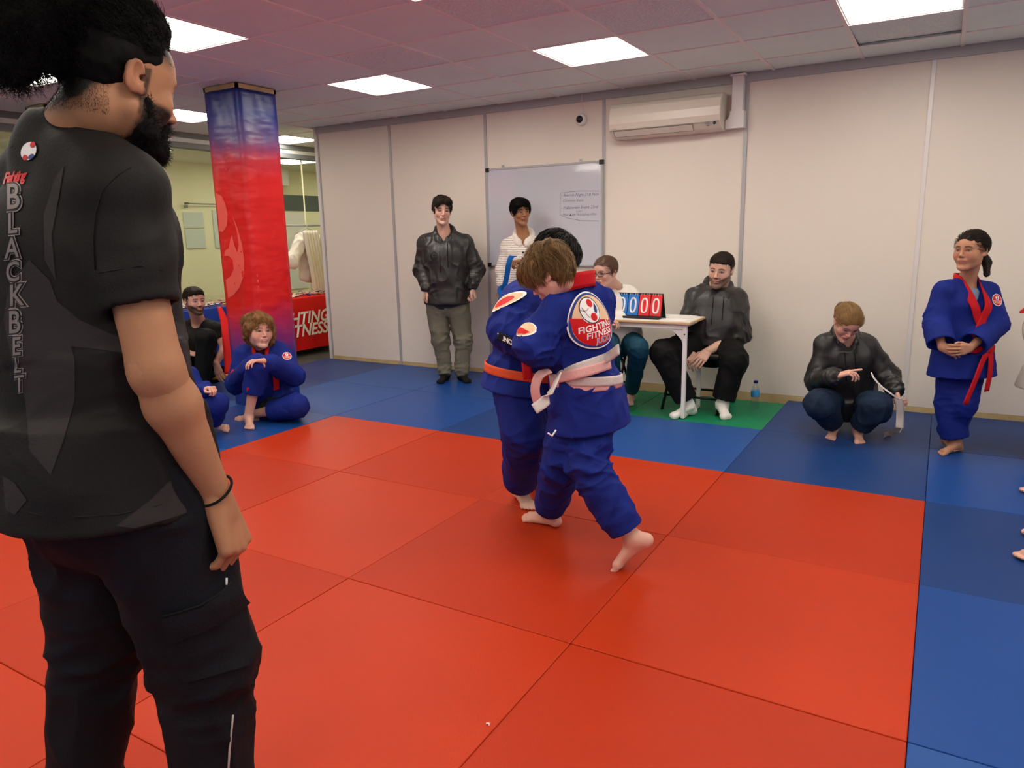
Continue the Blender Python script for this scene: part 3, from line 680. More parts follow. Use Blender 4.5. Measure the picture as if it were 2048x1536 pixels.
def conform(name, me, origin, xd, yd, tree, m, parent, off=.0015, reach=.25, maxedge=None, label=None, quad=None, dx=0., dy=0.):
    """flat print (mesh in the xy plane) pressed onto a surface along -z of its frame"""
    xd = nrm(xd); yd = V3(yd); yd = nrm(yd-xd*(yd@xd)); zd = np.cross(xd, yd); O = V3(origin)
    bm = bmesh.new(); bm.from_mesh(me); bmesh.ops.triangulate(bm, faces=bm.faces)
    if maxedge:
        for _ in range(4):
            es = [e for e in bm.edges if e.calc_length() > maxedge]
            if not es: break
            bmesh.ops.subdivide_edges(bm, edges=es, cuts=1); bmesh.ops.triangulate(bm, faces=bm.faces)
    for v in bm.verts:
        if quad: v.co = O+xd*(v.co.x+dx)+yd*(v.co.y+dy)+zd*(quad(v.co.x+dx, v.co.y+dy)+off); continue
        p = O+xd*v.co.x+yd*v.co.y
        h, n_, _, _ = tree.ray_cast(Vector(p+zd*.03), Vector(-zd), reach+.2)
        if h is None: h, n_, _, _ = tree.find_nearest(Vector(p))
        v.co = h+(n_ if n_.dot(Vector(zd)) > 0 else -n_)*off
    for f in bm.faces: f.smooth = True
    me2 = bpy.data.meshes.new(name); bm.to_mesh(me2); bm.free(); o = link(name, me2, m)
    if parent is not None: bake_to(parent, o)
    if label: o['label'] = label
    return o
def poly_mesh(poly):
    bm = bmesh.new(); f = bm.faces.new([bm.verts.new((x, y, 0)) for x, y in poly]); me = bpy.data.meshes.new('poly'); bm.to_mesh(me); bm.free(); return me
def disc_mesh(rx, ry, n=40, rings=5, r0=0., cx=0, cy=0):
    bm = bmesh.new(); R_ = []
    for j in range(rings+1):
        t = r0+(1-r0)*j/rings
        R_.append([bm.verts.new((cx+rx*t*math.cos(2*math.pi*k/n), cy+ry*t*math.sin(2*math.pi*k/n), 0)) for k in range(n)])
    for a, b in zip(R_, R_[1:]):
        for k in range(n): bm.faces.new((a[k], a[(k+1) % n], b[(k+1) % n], b[k]))
    if r0 == 0: bmesh.ops.remove_doubles(bm, verts=bm.verts, dist=1e-6)
    me = bpy.data.meshes.new('disc'); bm.to_mesh(me); bm.free(); return me
# ================================================================== PEOPLE
mm('skin', srgb(225, 170, 140), .5, attr=True, sss=.08, bump=(160, .05))
mm('gi_blue', srgb(11, 33, 120), .75, bump=(260, .25), var=(5, .08), wrinkle=(5, .7))
mm('gi_red', srgb(192, 12, 26), .7, bump=(200, .3))
mm('gi_white', srgb(228, 220, 205), .75, bump=(220, .3))
mm('hoodie', srgb(38, 36, 36), .42, bump=(60, .12), var=(6, .25), wrinkle=(6, .6))
mm('hoodie_dark', srgb(26, 25, 26), .5)
mm('rib_black', srgb(7, 7, 7), .8, bump=(40, .3))
mm('jogger_grey', srgb(104, 100, 86), .8, bump=(120, .2), var=(9, .06), wrinkle=(5, .7))
mm('jogger_navy', srgb(9, 10, 17), .8, bump=(150, .2), wrinkle=(4, .6))
mm('trouser_black', srgb(5, 5, 6), .8, bump=(120, .2))
mm('jeans', srgb(24, 42, 64), .8, bump=(200, .3), var=(12, .2), wrinkle=(8, .7))
mm('teal_trouser', srgb(8, 60, 80), .7, bump=(120, .2), wrinkle=(5, .5))
mm('white_knit', srgb(226, 218, 208), .8, bump=(90, .3))
mm('white_tee', srgb(232, 224, 216), .8, bump=(100, .15), wrinkle=(5, .5))
mm('black_tee', srgb(20, 17, 15), .7, bump=(200, .15), wrinkle=(3, .35))
mm('tee_grey_print', srgb(45, 40, 40), .7, bump=(200, .15))
mm('letter_grey', srgb(122, 114, 112), .6); mm('letter_dark', srgb(34, 31, 32), .6); mm('letter_edge', srgb(168, 154, 148), .6)
mm('sock_white', srgb(235, 230, 224), .85, bump=(150, .2)); mm('sock_black', srgb(14, 13, 13), .85)
mm('belt_white', srgb(208, 196, 190), .7, bump=(180, .3)); mm('belt_pink', srgb(225, 170, 165), .7, bump=(180, .3)); mm('belt_blue', srgb(0, 84, 160), .7, bump=(180, .3)); mm('belt_orange', srgb(224, 90, 50), .7, bump=(180, .3)); mm('belt_black', srgb(14, 14, 16), .7)
mm('hair_black', srgb(12, 10, 9), .75, spec=.12); mm('hair_dark', srgb(34, 24, 18), .6, spec=.2); mm('hair_brown', srgb(104, 78, 48), .55, var=(40, .25)); mm('hair_grey', srgb(62, 58, 54), .5)
mm('hair_gold', srgb(150, 116, 72), .5); mm('hair_light', srgb(140, 108, 68), .55, var=(30, .2)); mm('hair_curl', srgb(122, 84, 46), .5, var=(30, .25)); mm('hair_auburn', srgb(92, 62, 44), .45)
mm('lens', srgb(20, 22, 26), .2); mm('shirt_dark_red', srgb(60, 16, 16), .8); mm('shirt_grey', srgb(120, 140, 160), .8)
TAN = (.50, .245, .145); PALE = (.66, .40, .30); PINKISH = (.68, .37, .28); BROWN = (.36, .17, .085); OLIVE = (.46, .235, .14); FG = (.40, .185, .095)

def facing(P, a=0, pitch=0):
    """direction seen from P: a=0 looks at the camera side, a>0 turns to the picture's right"""
    d = np.array([CP[0]-P[0], CP[1]-P[1], 0.]); d = nrm(d); r = np.array([d[1], -d[0], 0.])*-1
    v = d*math.cos(math.radians(a))+r*math.sin(math.radians(a)); v = v*math.cos(math.radians(pitch)); v[2] = math.sin(math.radians(pitch)); return v
def hbasis(d, roll=0):
    B = basis(d); c, s = math.cos(math.radians(roll)), math.sin(math.radians(roll)); return np.array([B[0]*c+B[2]*s, B[1], -B[0]*s+B[2]*c])
def px(h0, **k): return {n: V3(at(q[0], q[1], h0+(q[2] if len(q) > 2 else 0))) for n, q in k.items()}
def plant(J, **k):
    for n, (u, v, z) in k.items(): J[n] = V3(onz(u, v, z))
class Body:
    """joint positions -> a person with one body mesh and clothes as parts"""
    def __init__(s, label, J, skin, lip=(.42, .14, .11), sc=1., group=None):
        s.J = J; s.sc = sc; s.skin = skin; s.lip = lip; s.pieces = []
        s.hipc = (J['hipL']+J['hipR'])/2; s.shc = (J['shL']+J['shR'])/2
        b = Vector(s.hipc); b.z = 0; s.t = thing('person', label, 'person', group, b)
        s.up = nrm(s.shc-s.hipc); s.rt = nrm(J['shR']-J['shL']); s.fw = nrm(np.cross(s.up, s.rt)); s.hrt = nrm(J['hipR']-J['hipL']); s.hfw = nrm(np.cross(s.up, s.hrt))
        s.neck = J.get('neck', s.shc+s.up*.030*sc)
        for n, q in (('L', -1), ('R', 1)): J['sh'+n] = J['sh'+n]-s.up*.045*sc-s.rt*q*.014*sc
        s.shc = (J['shL']+J['shR'])/2
    def g(s, x, y, z): return s.shc+s.sc*(x*s.rt+y*s.fw+z*s.up)       # torso frame, origin mid shoulders
    def torso(s, S, g=0., wide=1., deep=1., low=0., belly=0., k=.03, sh=True):
        J, c = s.J, s.sc; L = np.linalg.norm(s.shc-s.hipc)
        p = s.hipc+s.up*.02*c; wst = s.hipc+s.up*L*.42+s.fw*.0; ch = s.hipc+s.up*L*.78
        S.cap(p, wst, (.158*wide)*c+g, (.143*wide+belly)*c+g, s.hrt, .72*deep, .72*deep+belly, k)
        S.cap(wst, ch, (.143*wide+belly)*c+g, (.160*wide)*c+g, s.rt, .72*deep, .68*deep, k)
        if sh:
            for n in ('L', 'R'):
                e = J['sh'+n]; S.cap(s.neck-s.up*.012*c-s.fw*.008, e, .046*c+g*.7, .050*c+g*.8, k=k)
                S.ell(s.shc+(e-s.shc)*.5-s.up*.075*c+s.fw*.022*c, (.075*c+g, .066*c+g, .075*c+g), np.array([s.rt, s.fw, s.up]), k=k)
            S.cap(s.shc-s.up*.03*c-s.fw*.01*c, s.neck+s.up*.02*c, .070*c+g*.6, .050*c+g*.3, k=.03)
        return S
    def arm(s, S, n, r, g=0., k=.02, upto=1., flat=False):
        J = s.J; a, b, w_ = J['sh'+n], J['el'+n], J['wr'+n]
        if upto < 0:
            e = a+(b-a)*-upto; S.flat(a, e, r[0]+g, r[1]+g, k=k) if flat else S.cap(a, e, r[0]+g, r[1]+g, k=k); S.ell(a, [r[0]+g]*3, k=k); return s.mouth(S, a, e, r[1]+g) if flat else S
        S.cap(a, b, r[0]+g, r[1]+g, k=k); e = b+(w_-b)*upto
        if flat: S.flat(b, e, r[1]+g, r[2]+g, k=k*.6); return s.mouth(S, b, e, r[2]+g)
        S.cap(b, e, r[1]+g, r[2]+g, k=k); return S
    def mouth(s, S, a, e, r, depth=.05, wall=.011):
        d = nrm(V3(e)-V3(a)); S.flat(e-d*depth, e+d*.02, r-wall-.004, r-wall, k=.004, mode='s'); S.opens.append((e, d, depth)); return S
    def leg(s, S, n, r, g=0., k=.02, upto=1., flat=False):
        J = s.J; a, b, w_ = J['hip'+n], J['kn'+n], J['an'+n]; S.cap(a, b, r[0]+g, r[1]+g, k=k); e = b+(w_-b)*upto
        if flat: S.flat(b, e, r[1]+g, r[2]+g, k=k*.6); return s.mouth(S, b, e, r[2]+g)
        S.cap(b, e, r[1]+g, r[2]+g, k=k); return S
    def add(s, S, col=None, sm=1, amp=0., seed=1):
        V_, F = S.verts_faces(); V_ = smooth(V_, F, sm); N = vnormals(V_, F)
        c = col(V_, N) if callable(col) else np.tile(np.array(s.skin if col is None else col), (len(V_), 1))*(1+.05*vnoise(V_*25, seed))[:, None]
        s.pieces.append((V_, F, c)); return s
    def head(s, c, d, roll=0, sc=None, h=.0042, neckr=.054, hm=None, **k):
        sc = s.sc if sc is None else sc; B = hbasis(d, roll); s.hc, s.hB, s.hs = V3(c), B, sc; S = SDF(h)
        hk = {q: k.pop(q) for q in ('jaw', 'nose', 'chub', 'mouth', 'ears') if q in k}; add_head(S, c, B, sc, **hk)
        S.cap(s.G(0, -.028, -.055), s.neck, neckr*sc, (neckr+.004)*sc, k=.018); S.cap(s.neck, s.shc-s.up*.03, (neckr+.004)*sc, .07*sc, k=.02)
        s.add(S, head_col(c, B, sc, s.skin, s.lip, **k)); return s
    def G(s, x, y, z): return s.hc+s.hs*(np.array([x, y, z])@s.hB)
    def hand(s, n, d, pn, curl=.4, sc=None, fore=None, h=.0032, spread=.12, thumb=.5, curls=None, r=(.040, .033, .024)):
        sc = (s.sc if sc is None else sc); S = SDF(h); wr = s.J['wr'+n]; el = s.J['el'+n]; f = .35 if fore is None else fore
        S.cap(wr+(el-wr)*f, wr, (.026+.016*f)*sc, .0245*sc, k=.012)
        add_hand(S, wr, d, pn, 1 if n == 'R' else -1, curl, sc, spread, thumb, curls); s.add(S); return s
    def foot(s, n, d, up=(0, 0, 1), sc=None, h=.0042, shin=.35, **k):
        sc = s.sc if sc is None else sc; S = SDF(h); an = s.J['an'+n]; kn = s.J['kn'+n]
        S.cap(an+(kn-an)*shin, an, (.030+.03*shin)*sc, .034*sc, k=.02); add_foot(S, an, d, up, -1 if n == 'R' else 1, sc, **k); s.add(S); return s
    def core(s, arms=(.042, .036, .026), legs=(.072, .05, .036)):
        S = SDF(.014); s.torso(S, -.012, sh=True)
        for n in 'LR': s.arm(S, n, [x*s.sc for x in arms]); s.leg(S, n, [x*s.sc for x in legs])
        return s.add(S)
    def finish(s):
        vs, fs, cs, b = [], [], [], 0
        for V_, F, c in s.pieces: vs.append(V_); fs.append(F+b); cs.append(c); b += len(V_)
        me = mk_mesh('body', np.concatenate(vs), np.concatenate(fs), np.concatenate(cs)); s.body = link('body', me, 'skin'); bake_to(s.t, s.body); return s
    # ---- clothes
    def open_end(s, S, a, b, r, depth=.05, wall=.011, back=0.):
        a, b = V3(a), V3(b); d = nrm(b-a); S.cut(b-d*back, d, b+d*(r*.9), r*2.2); S.cap(b-d*(depth+back), b+d*.05, r-wall, r-wall+.002, k=.004, mode='s')
    def top(s, name, m, g=.022, hem=.0, sleeve=(.062, .056, .046), upto=.95, open_sleeve=False, seed=1, amp=.004, wide=1., deep=1., belly=0., flare=.0, h=.0075, extra=None, neck_cut=.075, bunch=.006, scale=9., hemdir=None, waist=None, label=None, vneck=None, post=None, col=None, neck_lo=-.02):
        J, c = s.J, s.sc; S = SDF(h); s.torso(S, g, wide, deep, belly=belly)
        hp = s.hipc-s.up*hem*c; ra = (.158*wide)*c+g
        T_ = SDF(.012); s.torso(T_, g, wide, deep, belly=belly, k=.03); hp_ = s.hipc-s.up*hem*c; r_ = (.158*wide)*c+g
        if hem > 0: T_.flat(s.hipc+s.up*.12*c, hp_, r_, r_+flare, s.hrt, .78*deep, .03)
        tv, tf = T_.verts_faces(); s.ttree = BVHTree.FromPolygons([tuple(v) for v in tv], [tuple(int(i) for i in f) for f in tf])
        S.cap(s.neck+s.up*neck_lo+s.fw*.012, s.neck+s.up*(.14+neck_lo)+s.fw*.02, neck_cut*c, neck_cut*c*1.1, k=.008, mode='s')
        if vneck: S.cap(s.neck+s.fw*.05, s.g(0, .16, -vneck), .055*c, .01, k=.01, mode='s')
        if hem > 0: S.flat(s.hipc+s.up*.12*c, hp, ra*1.0, ra+flare, s.hrt, .78*deep, .03)
        S.flat(hp-s.up*.25, hp, ra+.06, ra+.03+flare, s.hrt, .95*deep, .004, 's')
        if hem > 0: S.flat(hp-s.up*.01, hp+s.up*.05, ra-.014+flare, ra-.016+flare*.7, s.hrt, .78*deep, .004, 's')
        S.opens.append((hp, -s.up, .05))
        for n in 'LR': s.arm(S, n, [x*c for x in sleeve], k=.025, upto=upto, flat=open_sleeve or upto < 0)
        if extra: extra(S)
        bends = []
        for n in 'LR':
            bends.append((J['el'+n], .10*c, .028*c, bunch, nrm(J['wr'+n]-J['sh'+n]))); bends.append((J['sh'+n]-s.up*.10*c, .09*c, .035*c, bunch*.8, nrm(J['el'+n]-s.hipc)))
            if not open_sleeve and upto > 0: bends.append((J['wr'+n], .09*c, .022*c, bunch*.8, nrm(J['wr'+n]-J['el'+n])))
        bends.append((s.hipc+s.up*.08*c, .16*c, .05*c, bunch*.6, s.up))
        s.topo = sdf_obj(name, S, m, s.t, bends, amp, scale, seed, label=label, post=post, col=col); return s.topo
    def pants(s, name, m, g=.0, r=(.098, .078, .062), upto=.93, open_hem=True, seed=2, amp=.004, h=.0075, wide=1., bunch=.006, extra=None, cuff=None, flat=.78, label=None):
        J, c = s.J, s.sc; S = SDF(h); S.cap(s.hipc+s.up*.09*c, s.hipc-s.up*.02*c, (.150*wide)*c+g, (.155*wide)*c+g, s.hrt, flat, flat, .03)
        for n in 'LR': s.leg(S, n, [x*c for x in r], g, k=.025, upto=upto, flat=open_hem)
        if extra: extra(S)
        bends = []
        for n in 'LR':
            bends.append((J['kn'+n], .13*c, .040*c, bunch, nrm(J['an'+n]-J['hip'+n]))); bends.append((J['an'+n], .13*c, .032*c, bunch, nrm(J['an'+n]-J['kn'+n])))
            bends.append((J['hip'+n], .12*c, .05*c, bunch*.8, nrm(J['kn'+n]-s.shc)))
        s.pant = sdf_obj(name, S, m, s.t, bends, amp, 8., seed, label=label); return s.pant
    def hood(s, m, g=.0, drop=.10, opening=True, k=1.):
        """hood lying round the neck and down the back"""
        S = SDF(.0065); c = s.sc; P = []
        for i in range(13):
            a = math.pi*(-.86+1.72*i/12); fr = (1-math.cos(a))/2   # 0 at back .. 1 at front
            P.append(s.neck+c*(s.rt*math.sin(a)*(.090-.018*fr)-s.fw*(math.cos(a)*.082-.010)+s.up*(.080-.118*fr)))
        for i in range(12):
            t = abs(i-5.5)/6; S.cap(P[i], P[i+1], (.027-.012*t)*c, (.027-.012*t)*c, k=.012); S.cap(P[i]-s.up*.035*c, P[i+1]-s.up*.035*c, (.034-.010*t)*c, (.034-.010*t)*c, k=.02)
        S.ell(s.neck+c*(-s.fw*.105-s.up*.03), (.10*c, .042*c, .075*c), np.array([s.rt, s.fw, s.up]), .03)
        o = sdf_obj('hood', S, m, s.t, [(s.neck, .14, .03, .004, s.rt)], .003, 12, 5); return o
    def drawstrings(s, L=(.20, .26), m='rib_black', x=.035):
        tr = bvh(s.topo)
        for sg, l in zip((-1, 1), L):
            pts = []
            for i in range(7):
                q = s.g(sg*x, .13, .01-l*i/6); hh = tr.ray_cast(Vector(q+s.fw*.15), Vector(-s.fw), .4)[0]
                pts.append((V3(hh) if hh else q)+s.fw*.004)
            MB().tube(pts, .0028, 6).obj('drawstring', m, s.t)
    def cuff(s, n, m, at_=.95, r=.036, w_=.05, name='cuff'):
        J = s.J; a = J['el'+n]+(J['wr'+n]-J['el'+n])*(at_-w_); b = J['el'+n]+(J['wr'+n]-J['el'+n])*at_
        d = nrm(b-a); MB().tube([a-d*.03, a, (a+b)/2, b+d*.02, b+d*.024], [r*1.05*s.sc, r*1.18*s.sc, r*s.sc*1.12, r*.98*s.sc, r*.8*s.sc], 16).obj(name, m, s.t)
    def collar(s, m='gi_red', cross=True, waist=-.42, width=.052, off=.004, openx=.06, right_over=1, up_=.035):
        """lapel band from behind the neck down the crossing fronts"""
        tr = s.ttree; o = right_over
        nk = s.neck; c = s.sc; u, r, f = s.up, s.rt, s.fw
        for sg in (-1, 1):
            lift = .0 if sg == o else -.004
            pts = [nk-f*.078*c+u*(up_+.005)*c, nk+r*sg*.045*c-f*.066*c+u*(up_+.003)*c, nk+r*sg*.076*c-f*.015*c+u*up_*.8*c, nk+r*sg*.074*c+f*.035*c+u*.000*c]; ns = [-f, -f*.8+r*sg*.6, r*sg+u*.3-f*.2, r*sg*.8+f*.5+u*.4]
            fr = [(sg*.056, -.075), (sg*(.022 if cross else openx+.012), -.17), (sg*(-.022 if cross else openx), -.27), (sg*(-.060 if cross else openx), waist)]
            for x, z in fr:
                q = s.g(x, 0, z); hh = tr.ray_cast(Vector(q), Vector(f), .5); q = V3(hh[0])+f*(.012+lift) if hh[0] else q+f*.14; n_ = V3(hh[1]) if hh[0] else f
                if n_@f < 0: n_ = -n_
                pts.append(q); ns.append(nrm(n_+f*1.2))
            ribbon('lapel', pts, width*s.sc, m, s.t, wn=ns, thick=.007, off=0., sub=5)
    def belt(s, m, z=.10, width=.042, r=None, knot=True, ends=((-.05, -.30), (.06, -.28)), off=.006, tilt=0., wob=.0, flat=.8, name='belt', knot_at=0.):
        tr = s.ttree; off = off+.004; c0 = s.hipc+s.up*z*s.sc; P = []; ka = math.radians(knot_at)
        for i in range(25):
            a = ka+2*math.pi*i/24; d = s.hrt*math.sin(a)+s.hfw*math.cos(a); o_ = c0+s.up*(tilt*math.sin(a)+wob*math.sin(2*a))
            hh = tr.ray_cast(Vector(o_), Vector(d), .45)[0]; P.append((V3(hh) if hh else o_+d*.16)+d*off)
        P = np.array(P); 
        for _ in range(2): P[1:-1] = (P[:-2]+P[1:-1]*2+P[2:])/4
        ribbon(name, list(P), width*s.sc, m, s.t, wdir=s.up, thick=.006, off=0, sub=3)
        k = P[0]+nrm(P[0]-c0)*.012
        kd = nrm(P[0]-c0); kr = np.cross(kd, s.up)
        if knot:
            S = SDF(.005); S.cap(k-kr*.028+s.up*.006, k+kr*.028-s.up*.004, .019*s.sc, .016*s.sc, w=s.up, flat=.75, k=.01); S.cap(k-s.up*.02, k+s.up*.02, .016*s.sc, .018*s.sc, k=.01)
            sdf_obj('knot', S, m, s.t, None)
            for ex, ez in ends:
                q = [k, k+kr*ex*.35+s.up*ez*.15+kd*.012, k+kr*ex*.7+np.array([0, 0, ez*.55])+kd*.02, k+kr*ex+np.array([0, 0, ez])+kd*.012]
                ribbon('belt_end', q, width*.95*s.sc, m, s.t, wdir=kr, thick=.005, off=0, sub=5)
        return k, kd, kr
    def hair(s, m, prims, seed=3, amp=.004, scale=40., strand=0, length=.03, curl=.5, jitter=.5, grav=.3, r=.0009, h=.0055, name='hair', flow=None, stick=.5, sm=1, comb=None, wave=.3, tint=None):
        S = SDF(h)
        for q in prims:
            kind = q[0]; p, rr = q[1], q[2]; k = q[3] if len(q) > 3 else .015
            if kind == 'c': S.cap(s.G(*p[0]), s.G(*p[1]), rr[0]*s.hs, rr[1]*s.hs, k=k)
            else: S.ell(s.G(*p), np.array(rr)*s.hs, s.hB, k, 'u' if kind == 'u' else 's')
        o = sdf_obj(name, S, m, s.t, sm=sm, post=lambda V_, N: V_+N*(amp*fbm(V_*scale, seed, 3))[:, None])
        if strand:
            P, N = surf_samples(o, strand, seed)
            if comb is not None:
                pole = s.G(*comb)
                def fl(P_):
                    q = P_-pole; n_ = P_-s.G(0, -.02, .02); n_ /= np.linalg.norm(n_, axis=1, keepdims=True); q = q-n_*np.sum(q*n_, 1, keepdims=True); q /= np.linalg.norm(q, axis=1, keepdims=True)+1e-6
                    w_ = np.cross(n_, q)*(wave*vnoise(P_*34, seed))[:, None]; q = q+w_+n_*.04; return q/np.linalg.norm(q, axis=1, keepdims=True)
                N = fl(P)+N*.12; flow = fl; stick = .8
            for i, mm_ in enumerate([m] if tint is None else [m, tint]):
                k = 1 if tint is None else 2
                strands('hair_strands', P[i::k], N[i::k], mm_, o, n=6, length=length, r=r, curl=curl, jitter=jitter, grav=grav, seed=seed+i, flow=flow, stick=stick)
        return o
CAPB = lambda t=.010, z=.0: [('u', (0, -.020, .036+z), (.078+t*.6, .098+t, .086+t), .01), ('u', (0, .026, .046), (.064+t, .062+t, .060+t), .02), ('s', (0, .104, -.040), (.076, .062, .108), .010), ('s', (0, .03, -.13), (.12, .10, .10), .012)]

def pxmesh(name, poly, tree, m, parent, off=.0015, step=14, mesh=None, label=None):
    """flat print shapes given as seen in the photo, carried along the sight lines onto the cloth they are printed on"""
    me = mesh or poly_mesh(poly); bm = bmesh.new(); bm.from_mesh(me); bmesh.ops.triangulate(bm, faces=bm.faces)
    for _ in range(5):
        es = [e for e in bm.edges if e.calc_length() > step]
        if not es: break
        bmesh.ops.subdivide_edges(bm, edges=es, cuts=1); bmesh.ops.triangulate(bm, faces=bm.faces)
    bad = []
    for v in bm.verts:
        d = Vector(nrm(ray(v.co.x, v.co.y))); h, n_, _, _ = tree.ray_cast(Vector(CP), d, 9)
        if h is None: bad.append(v); continue
        v.co = h+(n_ if n_.dot(d) < 0 else -n_)*off
    bmesh.ops.delete(bm, geom=bad, context='VERTS')
    for f in bm.faces: f.smooth = True
    bmesh.ops.recalc_face_normals(bm, faces=bm.faces)
    me2 = bpy.data.meshes.new(name); bm.to_mesh(me2); bm.free(); o = link(name, me2, m); bake_to(parent, o)
    if label: o['label'] = label
    return o

def hit_px(tree, u, v, back=0.):
    d = Vector(nrm(ray(u, v))); h, n_, _, _ = tree.ray_cast(Vector(CP), d, 12); n_ = n_ if n_.dot(d) < 0 else -n_
    return V3(h), V3(n_)
# ---- man in the dark hoodie by the whiteboard
def hoodie_man():
    J = px(6.78, shR=(849, 477), shL=(930, 476), elR=(843, 540), elL=(955, 540, .03), wrR=(853, 577, -.10), wrL=(944, 574, -.10), hipR=(873, 607), hipL=(915, 607), knR=(882, 682, -.03), knL=(926, 682, -.03), anR=(890, 745), anL=(924, 745))
    plant(J, anR=(890, 745, .080), anL=(924, 745, .080))
    b = Body('person standing in dark shiny hoodie, grey joggers and black socks, left of whiteboard', J, PALE, sc=1.02)
    b.hipc[2] += 0
    b.core(); b.head(at(884, 422, 6.72), facing(b.shc, 8, -4), 3, beard=None, brow=(.03, .02, .012), jaw=.93)
    for n, sg in (('R', -1), ('L', 1)):
        b.hand(n, nrm(-b.up*.9-b.fw*.2+b.rt*.25*sg*-1), -sg*b.rt*-1 if False else (b.rt*sg*-1 if n == 'R' else b.rt*-1) if False else -b.rt*(1 if n == 'R' else -1), curl=.75, thumb=.4)
    for n, a in (('R', -22), ('L', 24)): b.foot(n, facing(b.shc, a), toes=False, sc=1.02)
    b.finish()
    S = SDF(.006)
    b.pants('joggers', 'jogger_grey', r=(.104, .080, .056), upto=.97, open_hem=False, bunch=.009, amp=.005)
    b.top('hoodie', 'hoodie', g=.035, hem=.0, sleeve=(.074, .066, .050), wide=1.12, deep=1.15, upto=.93, bunch=.008, amp=.006, extra=lambda S: S.cap(b.hipc+b.up*.10, b.hipc+b.up*.03, .190, .178, b.hrt, .8, .8, .03))
    MBand(b, .02, .172, 'rib_black'); b.hood('hoodie'); b.drawstrings((.22, .26))
    for n in 'LR': b.cuff(n, 'rib_black', .99, .038)
    for n, a in (('R', -22), ('L', 24)): sock(b, n, facing(b.shc, a), 'sock_black')
    tr = bvh(b.topo); conform('emblem', disc_mesh(.032, .042, 20, 3, .72), b.g(.085, .2, -.11), -b.rt, b.up, tr, 'hoodie_dark', b.t, off=.0015)
    for q, s_ in (((.085, .2, -.10), .012), ((.085, .2, -.125), .013)): conform('emblem', disc_mesh(s_, s_*.9, 12, 2), b.g(*q), -b.rt, b.up, tr, 'hoodie_dark', b.t, off=.0015)
    conform('writing', text_mesh('FITNESS', .022, .2), b.g(.085, .2, -.165), -b.rt, b.up, tr, 'hoodie_dark', b.t, off=.0015)
    b.hair('hair_dark', CAPB(.010)+[('u', (0, .0, .088), (.076, .092, .046)), ('u', (0, .062, .085), (.060, .042, .030)), ('u', (-.045, .045, .075), (.03, .04, .03)), ('u', (.045, .045, .075), (.03, .04, .03))], amp=.008, scale=45, strand=2200, length=.030, curl=.6, r=.0011, comb=(0, -.06, .13), wave=1.0, jitter=.3)
def MBand(b, z, r, m, flat=.8, w_=.03, name='hem_band'):
    S = SDF(.007); c = b.hipc+b.up*z*b.sc; S.cap(c-b.up*.015, c+b.up*w_, r*b.sc, r*b.sc*1.02, b.hrt, flat, flat, .005)
    S.cut(c-b.up*.02, -b.up); S.cut(c+b.up*(w_+.005), b.up); sdf_obj(name, S, m, b.t, [(c, .3, .012, .0015, b.rt)], .001)
def sock(b, n, d, m, up=(0, 0, 1), shin=.30, grow=.10):
    S = SDF(.006); an = b.J['an'+n]; kn = b.J['kn'+n]; S.cap(an+(kn-an)*shin, an, .046*b.sc, .040*b.sc, k=.02); add_foot(S, an, d, up, -1 if n == 'R' else 1, b.sc, toes=False, sock=grow)
    b_ = sdf_obj('sock', S, m, b.t, [(an, .08, .018, .0025, nrm(kn-an))], .001); return b_
hoodie_man()
